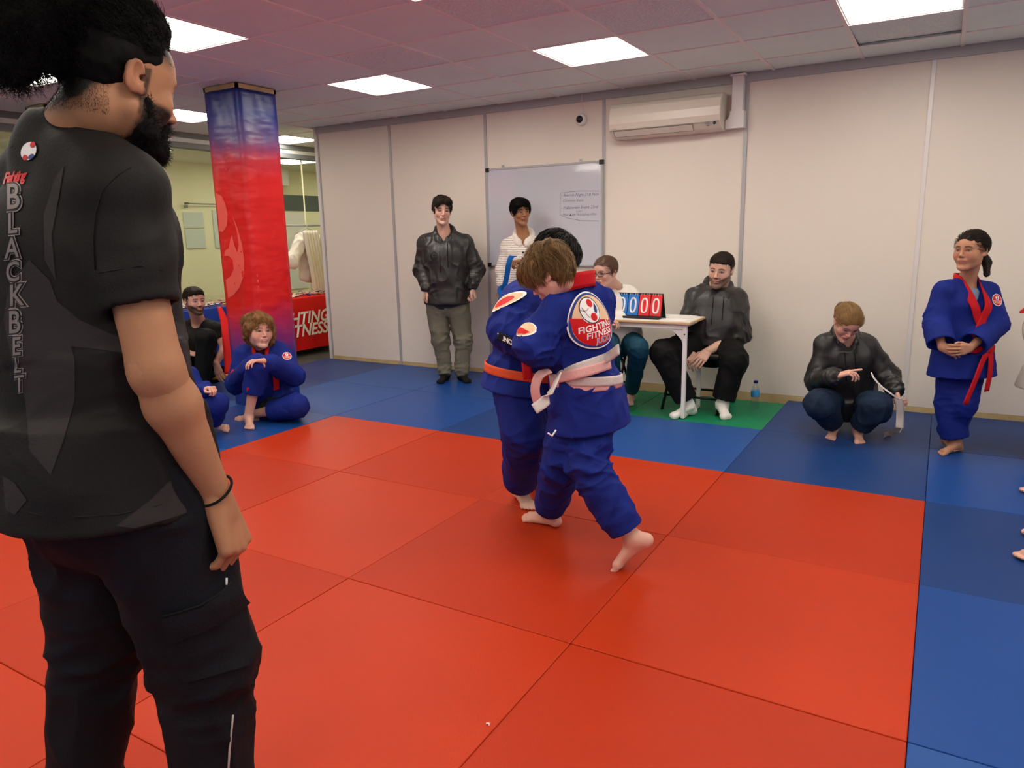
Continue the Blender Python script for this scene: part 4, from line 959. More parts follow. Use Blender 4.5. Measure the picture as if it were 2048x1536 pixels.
# ---- teenager in the striped knit hoodie holding a blue belt
def striped_boy():
    J = px(6.62, shR=(1013, 482, .02), shL=(1082, 480), elR=(1003, 540, .0), elL=(1092, 545, -.04), wrR=(1003, 572, -.06), wrL=(1046, 522, -.22), hipR=(1026, 606), hipL=(1070, 606), knR=(1030, 680), knL=(1068, 680), anR=(1032, 745), anL=(1066, 745))
    b = Body('black-haired person in white striped knit hoodie before the whiteboard, holding blue belt', J, BROWN, lip=(.25, .08, .07), sc=.96)
    b.core(); b.head(at(1041, 424, 6.58), facing(b.shc, 22, -4), -3, brow=(.008, .006, .005))
    b.hand('R', (-.3, -.2, -.95), b.rt*-1, curl=.55); b.hand('L', nrm(-b.rt*.85+b.fw*.2-b.up*.15)*-1 if False else nrm(V3(at(1024, 524, 6.34))-J['wrL']), -b.up, curl=.9)
    for n, a in (('R', -15), ('L', 15)): b.foot(n, facing(b.shc, a), toes=False)
    b.finish(); b.pants('trousers', 'jogger_grey', r=(.092, .068, .055))
    def stripes(V_, N):
        z = (V_-b.shc)@b.up; return np.where((np.mod(z/.020, 1) < .30)[:, None], np.array([[.38, .34, .32]]), np.array([[.80, .74, .68]]))
    mm('striped_knit', srgb(226, 218, 208), .8, attr=True, bump=(90, .2))
    b.top('hooded_jumper', 'striped_knit', g=.026, hem=.06, sleeve=(.062, .055, .042), upto=.93, open_sleeve=False, h=.0062, col=stripes, bunch=.005)
    b.hood('white_knit')
    for z in (-.065, -.115):
        hh = bvh(b.topo).ray_cast(Vector(b.g(0, .3, z)), Vector(-b.fw), .5)[0]
        if hh: MB().lathe((0, 0, 0), [(.001, -.003), (.009, -.003), (.009, .003), (.001, .003)], 14).obj('button', 'hair_dark', None, xf=Matrix.Translation(hh)@Vector(b.fw).to_track_quat('Z', 'Y').to_matrix().to_4x4()); bake_to(b.t, bpy.data.objects[-1] if False else LAST())
    b.hair('hair_black', CAPB(.010)+[('u', (0, .0, .080), (.078, .094, .044)), ('u', (-.03, .072, .062), (.040, .028, .028)), ('u', (.035, .070, .064), (.038, .028, .026)), ('u', (-.07, .03, .02), (.014, .03, .034)), ('u', (.07, .03, .02), (.014, .03, .034))], amp=.003, scale=60, strand=2200, length=.032, curl=.1, r=.0010, comb=(0, -.03, .13), jitter=.12)
    # the blue belt folded in his hands
    t = thing('judo_belt', 'blue judo belt hanging from the hands of the person in the striped hoodie', 'belt', None, at(1015, 560, 6.3))
    q = [V3(at(*p)) for p in ((1030, 513, 6.30), (1022, 515, 6.27), (1017, 530, 6.26), (1014, 550, 6.28), (1009, 572, 6.30), (1003, 588, 6.34))]
    ribbon('strap', q, .045, 'belt_blue', t, wdir=CR[0], thick=.006, off=0)
    q = [V3(at(*p)) for p in ((1006, 572, 6.33), (1000, 580, 6.32), (1004, 592, 6.30), (1000, 602, 6.30), (997, 618, 6.31))]
    ribbon('strap', q, [.03, .05, .05, .04, .03], 'belt_blue', t, wdir=CR[0], thick=.006, off=0)
    S = SDF(.005); S.ell(at(1001, 584, 6.33), (.028, .022, .030)); sdf_obj('knot', S, 'belt_blue', t)
def LAST(): return COL.objects[-1]
striped_boy()
# ---- woman at the table
def table_woman():
    J = px(5.62, shR=(1192, 583, -.05), shL=(1262, 580, .08), elR=(1180, 632, -.10), elL=(1278, 632, -.02), wrR=(1198, 632, -.32), wrL=(1204, 640, -.24), hipR=(1212, 680), hipL=(1258, 682), knR=(1222, 695, -.46), knL=(1278, 698, -.42), anR=(1225, 800, -.42), anL=(1262, 780, -.36))
    plant(J, anR=(1225, 800, .075), anL=(1262, 785, .075))
    b = Body('person with glasses in white top and teal trousers, seated behind the table', J, PALE, sc=.96)
    b.core(); b.head(at(1211, 545, 5.50), facing(b.shc, -38, -6), 0, brow=(.20, .12, .08), sc=.98)
    b.hand('R', nrm(b.rt*.2-b.up*.3+b.fw), -b.up, curl=.5); b.hand('L', nrm(-b.rt*.6+b.fw*.7), -b.up, curl=.5)
    for n in 'LR': b.foot(n, facing(b.shc, -10))
    b.finish(); b.pants('trousers', 'teal_trouser', r=(.098, .074, .060), upto=.92)
    b.top('top', 'white_tee', g=.030, sleeve=(.070, .058, .044), upto=.85, wide=1.05, deep=1.1, hem=.02, neck_cut=.062)
    b.hair('hair_auburn', CAPB(.004)+[('u', (0, -.105, .01), (.034, .036, .036))], amp=.0015, scale=50, strand=2200, length=.03, curl=.05, r=.0008, comb=(0, .14, .06), jitter=.06)
    glasses(b)
def glasses(b):
    t = thing('glasses', 'dark-rimmed rectangular glasses worn by the person behind the table', 'glasses', None, b.G(0, .09, 0))
    f = MB()
    for sg in (-1, 1):
        pts = [b.G(sg*.031+.0245*math.copysign(abs(math.cos(a))**.6, math.cos(a)), .103-abs(sg*.031+.0245*math.cos(a))*.12, .000+.0165*math.copysign(abs(math.sin(a))**.6, math.sin(a))) for a in [2*math.pi*k/20 for k in range(20)]]
        f.tube(pts, .0023, 6, closed=True)
        f.tube([b.G(sg*.056, .096, .006), b.G(sg*.078, .05, .006), b.G(sg*.082, -.005, .008), b.G(sg*.082, -.02, -.006)], .0024, 6)
    f.tube([b.G(-.007, .108, .004), b.G(0, .111, .006), b.G(.007, .108, .004)], .002, 6)
    f.obj('frame', 'black_plastic', t)
table_woman()
# ---- man seated by the table
def seated_man():
    J = px(5.58, shR=(1390, 583, .08), shL=(1478, 586, .02), elR=(1372, 660, .0), elL=(1480, 668, -.06), wrR=(1377, 700, -.22), wrL=(1415, 703, -.26), hipR=(1400, 690, .02), hipL=(1446, 692, .0), knR=(1328, 706, -.34), knL=(1468, 720, -.36), anR=(1376, 808, -.30), anL=(1445, 806, -.36))
    plant(J, anR=(1376, 808, .084), anL=(1445, 806, .084))
    b = Body('bearded person in dark hoodie and white socks seated right of the table', J, PALE, sc=1.08)
    b.core(arms=(.046, .042, .03)); b.head(at(1442, 540, 5.50), facing(b.shc, -18, -8), 6, sc=1.08, beard=(.045, .028, .018), beard_amt=.75, brow=(.05, .03, .02), chub=.6, jaw=1.1, neckr=.062)
    b.hand('R', nrm(V3(at(1383, 722, 5.28))-J['wrR']), b.rt*-.2-b.up*.2+b.fw*-1, curl=.35, fore=.9, sc=1.05); b.hand('L', nrm(V3(at(1398, 722, 5.24))-J['wrL']), -b.fw*1.-b.up*.2, curl=.3, fore=.9, sc=1.05)
    dr, dl = facing(b.shc, -45), facing(b.shc, 12)
    b.foot('R', dr, toes=False); b.foot('L', dl, toes=False); b.finish()
    b.pants('trousers', 'trouser_black', r=(.118, .092, .078), upto=.90, bunch=.008, wide=1.15)
    b.top('hoodie', 'hoodie', g=.035, sleeve=(.080, .074, .058), upto=.22, wide=1.15, deep=1.25, belly=.02, bunch=.010, amp=.006, hem=.0)
    for n in 'LR': b.cuff(n, 'hoodie', .30, .050, .12)
    b.hood('hoodie'); b.drawstrings((.16, .2))
    sock(b, 'R', dr, 'sock_white', grow=.14); sock(b, 'L', dl, 'sock_white', grow=.14)
    b.hair('hair_dark', CAPB(.003)+[('u', (0, .0, .070), (.070, .086, .046))], amp=.0015, scale=60, strand=2200, length=.014, curl=.1, r=.0009, comb=(0, -.05, .13), jitter=.15)
seated_man()
# ---- girl crouching with a roll of tape
def crouching_girl():
    J = px(4.72, shR=(1648, 680, .0), shL=(1737, 683, -.06), elR=(1630, 762, -.02), elL=(1778, 752, -.12), wrR=(1672, 752, -.34), wrL=(1790, 780, -.26), hipR=(1668, 806, .10), hipL=(1722, 806, .08), knR=(1640, 806, -.28), knL=(1752, 814, -.32), anR=(1668, 850, -.06), anL=(1716, 857, -.10))
    plant(J, anR=(1668, 850, .068), anL=(1716, 857, .068))
    b = Body('crouching person with light ponytail, dark hoodie and jeans, looking down', J, PINKISH, sc=.84)
    b.core(legs=(.062, .045, .034)); b.head(at(1694, 644, 4.56), facing(b.shc, 22, -42), 8, sc=.92, brow=(.25, .15, .08), chub=.8, jaw=.85, nose=.98)
    b.hand('R', nrm(V3(at(1712, 742, 4.34))-J['wrR']), -b.up+b.fw*.2, curl=.3, curls=[.02, .45, .55, .6], sc=.85, fore=.3); b.hand('L', nrm(V3(at(1794, 796, 4.42))-J['wrL']), -b.rt+b.fw*-.3, curl=.7, sc=.85)
    for n, a in (('R', -8), ('L', 8)): b.foot(n, facing(b.shc, a, -6), sc=.82)
    b.finish(); b.pants('jeans', 'jeans', r=(.112, .108, .085), upto=.86, bunch=.010, amp=.005)
    b.top('hoodie', 'hoodie', g=.036, sleeve=(.082, .078, .060), upto=.92, wide=1.12, deep=1.2, hem=.06, bunch=.011, amp=.006)
    for n in 'LR': b.cuff(n, 'rib_black', .98, .042)
    b.hood('hoodie'); b.drawstrings((.20, .22))
    tr = bvh(b.topo)
    conform('emblem', disc_mesh(.034, .042, 20, 3, .75), b.g(.075, .2, -.15), -b.rt, b.up, tr, 'hoodie_dark', b.t, off=.0015); conform('emblem', disc_mesh(.012, .012, 12, 2), b.g(.075, .2, -.16), -b.rt, b.up, tr, 'hoodie_dark', b.t)
    conform('writing', text_mesh('FITNESS', .022, .2), b.g(.075, .2, -.21), -b.rt, b.up, tr, 'hoodie_dark', b.t, off=.0015)
    b.hair('hair_light', CAPB(.006)+[('c', ((0, -.10, .045), (0, -.125, .03)), (.020, .022)), ('c', ((0, -.125, .03), (.0, -.145, -.04)), (.026, .030)), ('c', ((0, -.145, -.04), (.01, -.13, -.10)), (.028, .010))], amp=.002, scale=40, strand=3000, length=.035, curl=.05, r=.0008, jitter=.06, comb=(0, .13, .02), tint='hair_gold')
    t = thing('bandage_tape', 'strip of white tape hanging from the crouching person to the mat', 'tape', None, at(1790, 840, 4.4))
    ribbon('strip', [V3(at(*q)) for q in ((1743, 745, 4.42), (1748, 756, 4.40), (1762, 772, 4.38), (1780, 786, 4.36), (1797, 798, 4.38))], .010, 'print_white', t, wdir=CR[1], thick=.002, off=0)
    ribbon('strip', [V3(at(*q)) for q in ((1797, 796, 4.38), (1800, 815, 4.38), (1800, 835, 4.38), (1799, 856, 4.36))], .050, 'belt_white', t, wdir=CR[0], thick=.002, off=0)
    e0 = at(1803, 858, 4.36); e1 = onz(1780, 868, .01); e2 = onz(1768, 872, .012)
    ribbon('strip', [V3(e0), V3(e0)*.4+V3(e1)*.6+np.array([0, 0, .015]), V3(e1), V3(e2)], .05, 'belt_white', t, wdir=CR[1]+CR[0]*.4, thick=.002, off=0)
crouching_girl()
# ---- girl in the blue gi with the red belt
def red_belt_girl():
    J = px(4.22, shR=(1888, 572, .0), shL=(1976, 574, .03), elR=(1872, 642, -.02), elL=(1992, 648, -.04), wrR=(1884, 694, -.14), wrL=(1940, 696, -.17), hipR=(1902, 716), hipL=(1946, 716), knR=(1898, 802, .02), knL=(1928, 806, -.06), anR=(1912, 884, .06), anL=(1896, 872, -.10))
    plant(J, anL=(1896, 872, .075), anR=(1912, 884, .063))
    b = Body('standing person with dark plait in blue gi with red collar and red belt', J, TAN, sc=.78, lip=(.42, .13, .11))
    b.core(); b.head(at(1943, 502, 4.16), facing(b.shc, -30, 2), 0, sc=.94, brow=(.03, .018, .012), chub=1.3, jaw=.78, nose=.975, neckr=.046)
    b.hand('R', nrm(V3(at(1906, 702, 4.06))-J['wrR']), b.rt*.2-b.fw*1., curl=.35, sc=.80, fore=.3); b.hand('L', nrm(V3(at(1912, 702, 4.0))-J['wrL']), -b.fw*1., curl=.3, sc=.80, fore=.3)
    b.foot('L', nrm(V3(onz(1928, 908))-V3(onz(1886, 878))), sc=.80); b.foot('R', nrm(V3(onz(1882, 902))-V3(onz(1912, 897))), sc=.80)
    b.finish()
    b.pants('gi_trousers', 'gi_blue', r=(.098, .098, .098), upto=.90, bunch=.006, seed=4)
    b.top('gi_jacket', 'gi_blue', g=.026, hem=.135, flare=.035, sleeve=(.080, .088, .098), upto=.88, open_sleeve=True, wide=1.04, deep=1.1, amp=.004, vneck=.12, neck_cut=.062)
    S = SDF(.007); S.cap(b.g(0, .03, -.02), b.g(0, .055, -.13), .075, .06, b.rt, .7); sdf_obj('undershirt', S, 'shirt_grey', b.t)
    b.collar('gi_red', width=.060, waist=-.31, right_over=-1)
    b.belt('gi_red', z=.085, width=.050, ends=((-.0, -.24), (.17, -.30)), knot_at=-22)
    tr = bvh(b.topo); hc, hn = hit_px(tr, 1994, 600); patch(b, tr, hc, nrm(hn+nrm(CP-hc)*.8), .030, True)
    b.hair('hair_dark', CAPB(.004)+[('c', ((0, -.095, .0), (-.035, -.115, -.07)), (.024, .024)), ('c', ((-.035, -.115, -.07), (-.055, -.09, -.14)), (.024, .016))] , amp=.002, scale=45, strand=3000, length=.035, curl=.08, r=.0008, jitter=.08, comb=(0, .13, .06))
def patch(b, tr, c, nd, r, small=False):
    c = V3(c); nd = nrm(nd); xd = nrm(np.cross((0, 0, 1), nd)); yd = np.cross(nd, xd); o = c+nd*.10
    qd = fit_quad(tr, o, xd, yd, r*1.1, r*1.2); C_ = lambda nm, me, m, off, dy=0., par=None, lb=None: conform(nm, me, o, xd, yd, tr, m, par or b.t, off=off, quad=qd, dy=dy, maxedge=.012, label=lb)
    pp = C_('patch', disc_mesh(r*1.12, r*1.22, 28, 4), 'print_white', .0015, lb='round white-edged sleeve patch')
    C_('patch_print', disc_mesh(r*.98, r*1.08, 28, 4), 'print_red', .0025, 0, pp); C_('patch_print', disc_mesh(r*.40, r*.46, 16, 2), 'print_white', .0035, r*.40, pp)
    C_('patch_print', disc_mesh(r*.14, r*.14, 10, 1), 'print_red', .0045, r*.58, pp); C_('patch_print', disc_mesh(r*.14, r*.14, 10, 1), 'print_blue', .0045, r*.22, pp)
    C_('writing', text_mesh('FIGHTING', r*.40, .2, offset=r*.004), 'print_white', .0037, -r*.26, pp); C_('writing', text_mesh('FITNESS', r*.40, .2, offset=r*.004), 'print_white', .0037, -r*.60, pp)
red_belt_girl()
# ---- the two in the middle of the red square
def fighter_back():
    J = px(2.90, shL=(1110, 598, -.08), shR=(1198, 582, .10), elL=(1066, 694, -.14), elR=(1170, 690, .32), wrL=(1096, 712, -.02), wrR=(1100, 690, .34), hipL=(1150, 800, -.02), hipR=(1198, 800, .06), knL=(1122, 925, .02), knR=(1172, 930, -.10), anL=(1098, 1024, .13), anR=(1262, 1072, .04))
    J['neck'] = V3(at(1146, 574, 2.90))
    plant(J, anL=(1098, 1020, .075), anR=(1262, 1072, .145))
    b = Body('brown-haired person in blue gi and white belt, back turned, wrestling on red mats', J, PINKISH, sc=.92)
    b.core(legs=(.07, .05, .038)); b.fwd = b.fw
    b.head(at(1098, 548, 2.84), facing(b.shc, -108, -38), 6, sc=.88, brow=(.12, .07, .03), chub=.3)
    b.hand('L', facing(b.shc, -120), b.rt, curl=.8, sc=.85, fore=.4); b.hand('R', facing(b.shc, -120), -b.rt, curl=.8, sc=.85, fore=.4)
    b.foot('L', nrm(V3(onz(1030, 1032))-V3(onz(1106, 1050))), sc=.95, shin=.5)
    td = V3(onz(1228, 1130, .012))-b.J['anR']; upv = nrm(np.cross(np.cross(td, (0, 0, 1)), td)); td = td+upv*.062; upv = np.cross(np.cross(td, (0, 0, 1)), td)
    b.foot('R', td, up=upv, sc=.98, shin=.5)
    b.finish()
    b.pants('gi_trousers', 'gi_blue', r=(.108, .086, .080), upto=.90, bunch=.014, amp=.006, h=.0055, seed=14)
    b.top('gi_jacket', 'gi_blue', g=.024, hem=.12, flare=.040, sleeve=(.072, .078, .074), upto=.92, open_sleeve=False, wide=.86, deep=1.08, amp=.007, bunch=.014, h=.0055, neck_cut=.060, seed=9, scale=7)
    tr = bvh(b.topo)
    # standing red collar round the nape
    nk = b.neck; r_, f_, u_ = b.rt, b.fw, b.up; ch = tr.find_nearest(Vector(nk+f_*.09-u_*.08))[0]
    q = [nk-r_*.058+f_*.07-u_*.06, nk-r_*.078+f_*.035-u_*.005, nk-r_*.078-f_*.03+u_*.020, nk-r_*.045-f_*.066+u_*.030, nk-f_*.078+u_*.032, nk+r_*.045-f_*.066+u_*.030, nk+r_*.078-f_*.03+u_*.020, nk+r_*.078+f_*.035-u_*.005, nk+r_*.058+f_*.07-u_*.06]
    ribbon('lapel', q, .062, 'gi_red', b.t, wn=[-r_+f_, -r_+f_*.3+u_*.2, -r_-f_*.5, -f_-r_*.6, -f_, -f_+r_*.6, r_-f_*.5, r_+f_*.3+u_*.2, r_+f_], thick=.010, off=0)
    # round club patch on the back
    o = V3(at(1184, 640, 2.66)); nd = nrm(-b.fw); xd = nrm(np.cross((0, 0, 1), nd)); yd = np.cross(nd, xd); rot = math.radians(10); xd, yd = xd*math.cos(rot)+yd*math.sin(rot), yd*math.cos(rot)-xd*math.sin(rot)
    hit = tr.ray_cast(Vector(CP), Vector(nrm(o-CP)), 5)[0]; o = V3(hit)+nd*.1 if hit else o
    QD = fit_quad(tr, o, xd, yd, .10, .112); PT = [b.t]
    L = lambda nm, me, m, off, dx=0, dy=0, me_=.009: conform(nm, me, o, xd, yd, tr, m, PT[0], off=off*.6, maxedge=me_, quad=QD, dx=dx, dy=dy)
    def egg(rx, ry, n=56, rings=7):
        me = disc_mesh(rx, ry, n, rings)
        for v in me.vertices: v.co.x *= 1-.16*v.co.y/ry
        return me
    RX, RY = .102, .112
    pm = L('patch', egg(RX, RY), 'print_white', .003, me_=.008); PT[0] = pm
    L('patch_print', egg(RX*.955, RY*.955), 'print_blue', .0042); L('patch_print', egg(RX*.87, RY*.88), 'print_tan', .0054)
    poly = []
    for k in range(41):
        a = math.pi*1.0+math.pi*k/40+.0; x, y = RX*.87*math.cos(a), RY*.88*math.sin(a); x *= 1-.16*y/RY; poly.append((x, y+.0))
    poly = [(-RX*.88, .030)]+poly[1:-1]+[(RX*.90, -.022)]
    L('patch_print', poly_mesh(poly), 'print_red', .0066, me_=.010)
    L('patch_print', egg(.043, .052, 36, 4), 'print_white', .0080, -.008, .042)
    rim = disc_mesh(.043, .052, 36, 1, .93); L('patch_print', rim, 'ink_black', .0092, -.008, .042)
    L('patch_print', disc_mesh(.013, .016, 18, 2), 'print_red', .0095, .000, .068); L('patch_print', disc_mesh(.014, .016, 18, 2), 'print_red', .0095, -.004, .014)
    L('patch_print', poly_mesh([(.012, .0), (.020, .022), (.028, .030), (.031, .010), (.024, -.006), (.016, -.012)]), 'print_blue', .0092, -.006, .034)
    for arc in ([(-.046, .050), (-.034, .044), (-.022, .046), (-.014, .052)], [(-.040, .060), (-.034, .048), (-.030, .030), (-.022, .016)], [(.006, .042), (.014, .044), (.018, .054), (.020, .064)], [(.010, .040), (.016, .034), (.026, .036)]):
        m_ = MB().tube([(x, y, 0) for x, y in arc], .0011, 4).mesh('line'); L('patch_print', m_, 'ink_black', .0098)
    L('writing', text_mesh('FIGHTING', .034, .15, offset=.0007, spacing=1.0), 'print_white', .0085, .000, -.026, .006)
    L('writing', text_mesh('FITNESS', .034, .15, offset=.0007, spacing=1.0), 'print_white', .0085, .006, -.054, .006)
    L('writing', text_mesh('JUDO', .030, .15, offset=.0010), 'print_white', .0085, .018, -.081, .006); L('writing', text_mesh('JUDO', .030, .15, offset=-.0003), 'print_blue', .0098, .018, -.081, .006)
    # white edged patch on the left sleeve
    sp = V3(at(1046, 656, 2.6)); hit = tr.ray_cast(Vector(CP), Vector(nrm(sp-CP)), 5)[0]; sp = V3(hit) if hit else sp
    arm = nrm(b.J['elL']-b.J['shL']); nd2 = nrm(-CR[0]*.95-CR[2]*.35); nd2 = nrm(nd2-arm*(nd2@arm)); x2 = nrm(np.cross(nd2, arm)); y2 = -arm
    qd = fit_quad(tr, sp+nd2*.08, x2, y2, .032, .038)
    for nm, r, m, off in (('patch', .038, 'print_white', .001), ('patch_print', .034, 'print_tan', .002)): conform(nm, disc_mesh(r*.85, r, 30, 5), sp+nd2*.08, x2, y2, tr, m, b.t, off=off, quad=qd, maxedge=.012)
    conform('patch_print', poly_mesh([(-.026, .0), (-.021, -.020), (0, -.030), (.021, -.020), (.026, -.004)]), sp+nd2*.08, x2, y2, tr, 'print_red', b.t, off=.003, maxedge=.01, quad=qd)
    # belt: two turns, white over pink, long ends
    k, kd, kr = b.belt('belt_white', z=.105, width=.042, knot=False, knot_at=0, tilt=.012, off=.010)
    b.belt('belt_pink', z=.085, width=.040, knot=False, knot_at=0, tilt=.020, off=.004)
    hp = []
    for q in ((1236, 698), (1212, 716), (1180, 728), (1150, 738), (1120, 752)):
        d = Vector(nrm(V3(at(*q, 2.8))-CP)); hh = tr.ray_cast(Vector(CP), d, 5)[0]; hp.append((V3(hh) if hh else V3(at(*q, 2.75)))-V3(d)*.022)
    ribbon('belt_turn', hp, .040, 'belt_white', b.t, wdir=CR[1], thick=.006, off=0)
    hp = []
    for q in ((1222, 727), (1190, 738), (1150, 748), (1115, 756)):
        d = Vector(nrm(V3(at(*q, 2.8))-CP)); hh = tr.ray_cast(Vector(CP), d, 5)[0]; hp.append((V3(hh) if hh else V3(at(*q, 2.75)))-V3(d)*.036)
    ribbon('belt_turn', hp, .040, 'belt_pink', b.t, wdir=CR[1], thick=.006, off=0)
    ribbon('belt_end', [V3(at(*q)) for q in ((1118, 752, 2.72), (1108, 775, 2.66), (1092, 800, 2.64), (1068, 818, 2.64))], .042, 'belt_white', b.t, wdir=CR[1]+CR[0]*.7, thick=.006, off=0)
    ribbon('belt_end', [V3(at(*q)) for q in ((1100, 742, 2.80), (1078, 752, 2.78), (1070, 780, 2.78), (1078, 812, 2.80))], .036, 'belt_pink', b.t, wdir=CR[0], thick=.006, off=0)
    MB().tube([at(1096, 866, 2.74), at(1104, 872, 2.75), at(1112, 860, 2.76)], .004, 6).obj('drawcord', 'print_white', b.t)
    rgn = np.random.default_rng(5); pr = CAPB(.010)+[('s', (0, .125, -.05), (.07, .055, .07), .01), ('s', (-.09, .008, -.008), (.035, .036, .038), .008), ('s', (.09, .008, -.008), (.035, .036, .038), .008), ('u', (0, -.02, .074), (.084, .094, .052)), ('u', (0, .060, .080), (.066, .050, .036)), ('u', (0, -.075, .0), (.076, .050, .066)), ('u', (0, -.062, -.045), (.060, .040, .030)), ('u', (-.070, .02, .045), (.022, .045, .035)), ('u', (.070, .02, .045), (.022, .045, .035))]
    for i in range(60):
        v = nrm(rgn.normal(size=3)); v[2] = abs(v[2])*1.1-.25; v = nrm(v)
        if v[1] > .35 and v[2] < .45: continue
        if abs(v[0]) > .6 and v[2] < .25: continue
        p = np.array([0, -.018, .038])+v*np.array([.088, .106, .096]); t = nrm(np.cross(v, rgn.normal(size=3))); u_ = nrm(np.cross(v, t))
        pr.append(('c', (tuple(p-t*.020), tuple(p+u_*.006)), (.010, .013), .004)); pr.append(('c', (tuple(p+u_*.006), tuple(p+t*.022-v*.004)), (.013, .006), .004))
    b.hair('hair_brown', pr, amp=.005, scale=60, strand=9000, length=.050, curl=.45, r=.0008, jitter=.22, grav=.2, h=.0045, seed=11, comb=(.02, -.07, .12), wave=1.3, tint='hair_gold')
    return b
def wave_flow(b):
    def f(P):
        q = P-b.G(0, -.02, .11); n = (P-b.G(0, -.02, .03)); n /= np.linalg.norm(n, axis=1, keepdims=True)
        t = q-n*np.sum(q*n, 1, keepdims=True); t = t/(np.linalg.norm(t, axis=1, keepdims=True)+1e-6)
        w_ = np.cross(n, t)*(1.1*vnoise(P*32, 4))[:, None]; t = t+w_+n*.12; return t/np.linalg.norm(t, axis=1, keepdims=True)
    return f
fb = fighter_back()
def fighter_front():
    J = px(3.28, shR=(1040, 590, -.12), shL=(1098, 560, .14), elR=(1022, 660, -.20), elL=(1128, 660, .10), wrR=(1072, 690, -.28), wrL=(1150, 690, -.02), hipR=(1032, 768, -.06), hipL=(1074, 760, .12), knR=(1050, 862, -.12), knL=(1096, 858, .10), anR=(1040, 970, -.10), anL=(1082, 940, .22))
    plant(J, anR=(1040, 972, .078), anL=(1082, 950, .078))
    b = Body('dark-haired person in blue gi mostly hidden behind the white-belted fighter', J, PALE, sc=.96)
    b.core(legs=(.07, .05, .038)); b.head(at(1112, 520, 3.22), facing(b.shc, 120, -34), 0, brow=(.05, .04, .04))
    b.hand('R', facing(b.shc, 60), -b.up, curl=.8, fore=.3); b.hand('L', facing(b.shc, 60), -b.up, curl=.8, fore=.3)
    b.foot('R', nrm(V3(onz(1062, 1022))-V3(onz(1030, 990))), shin=.5); b.foot('L', facing(b.shc, 80)); b.finish()
    b.pants('gi_trousers', 'gi_blue', r=(.115, .108, .094), upto=.88, bunch=.007, h=.0065, seed=21)
    b.top('gi_jacket', 'gi_blue', g=.034, hem=.02, flare=.05, sleeve=(.094, .098, .090), upto=.90, wide=1.02, deep=1.15, amp=.006, bunch=.010, h=.0065, seed=17)
    b.collar('gi_red', width=.06, cross=True)
    tr = bvh(b.topo)
    def onsurf(u, v, off=.014):
        d = Vector(nrm(V3(at(u, v, 3))-CP)); hh = tr.ray_cast(Vector(CP), d, 6)[0]; return (V3(hh) if hh else V3(at(u, v, 3.1)))-V3(d)*off
    ribbon('sleeve_label', [onsurf(996, 671), onsurf(1010, 678), onsurf(1026, 686)], .036, 'belt_black', b.t, wdir=CR[1], thick=.003, off=0)
    xd = nrm(onsurf(1032, 690)-onsurf(1004, 676)); place_text('writing', 'ZUNO', 'print_white', onsurf(1010, 679, .020), xd, CR[1], .028, b.t, offset=.0012, spacing=.95)
    k, kd, kr = b.belt('belt_orange', z=.06, width=.042, knot=False, knot_at=10, off=.016)
    ribbon('belt_end', [V3(at(*q)) for q in ((1052, 722, 3.0), (1054, 740, 2.98), (1056, 758, 2.98))], .040, 'gi_red', b.t, wdir=CR[0], thick=.006, off=0)
    tr = bvh(b.topo); sp = onsurf(1006, 606, 0); nd2 = nrm(-CR[0]*.97-CR[2]*.22)
    x3 = nrm(np.cross((0, 0, 1), nd2)); qd = fit_quad(tr, sp+nd2*.08, x3, (0, 0, 1), .04, .05); [conform(nm, disc_mesh(r*.8, r, 24, 4), sp+nd2*.08, x3, (0, 0, 1), tr, m_, b.t, off=of, quad=qd, maxedge=.012) for nm, r, m_, of in (('patch', .042, 'print_white', .001), ('patch_print', .037, 'print_tan', .002), ('patch_print', .024, 'print_red', .003))]
    b.hair('hair_black', CAPB(.010)+[('u', (0, -.01, .070), (.082, .098, .050))], amp=.003, scale=50, h=.006, strand=3600, length=.035, r=.0009, curl=.2, jitter=.15, comb=(0, -.02, .13), wave=.5, tint='hair_grey')
fighter_front()
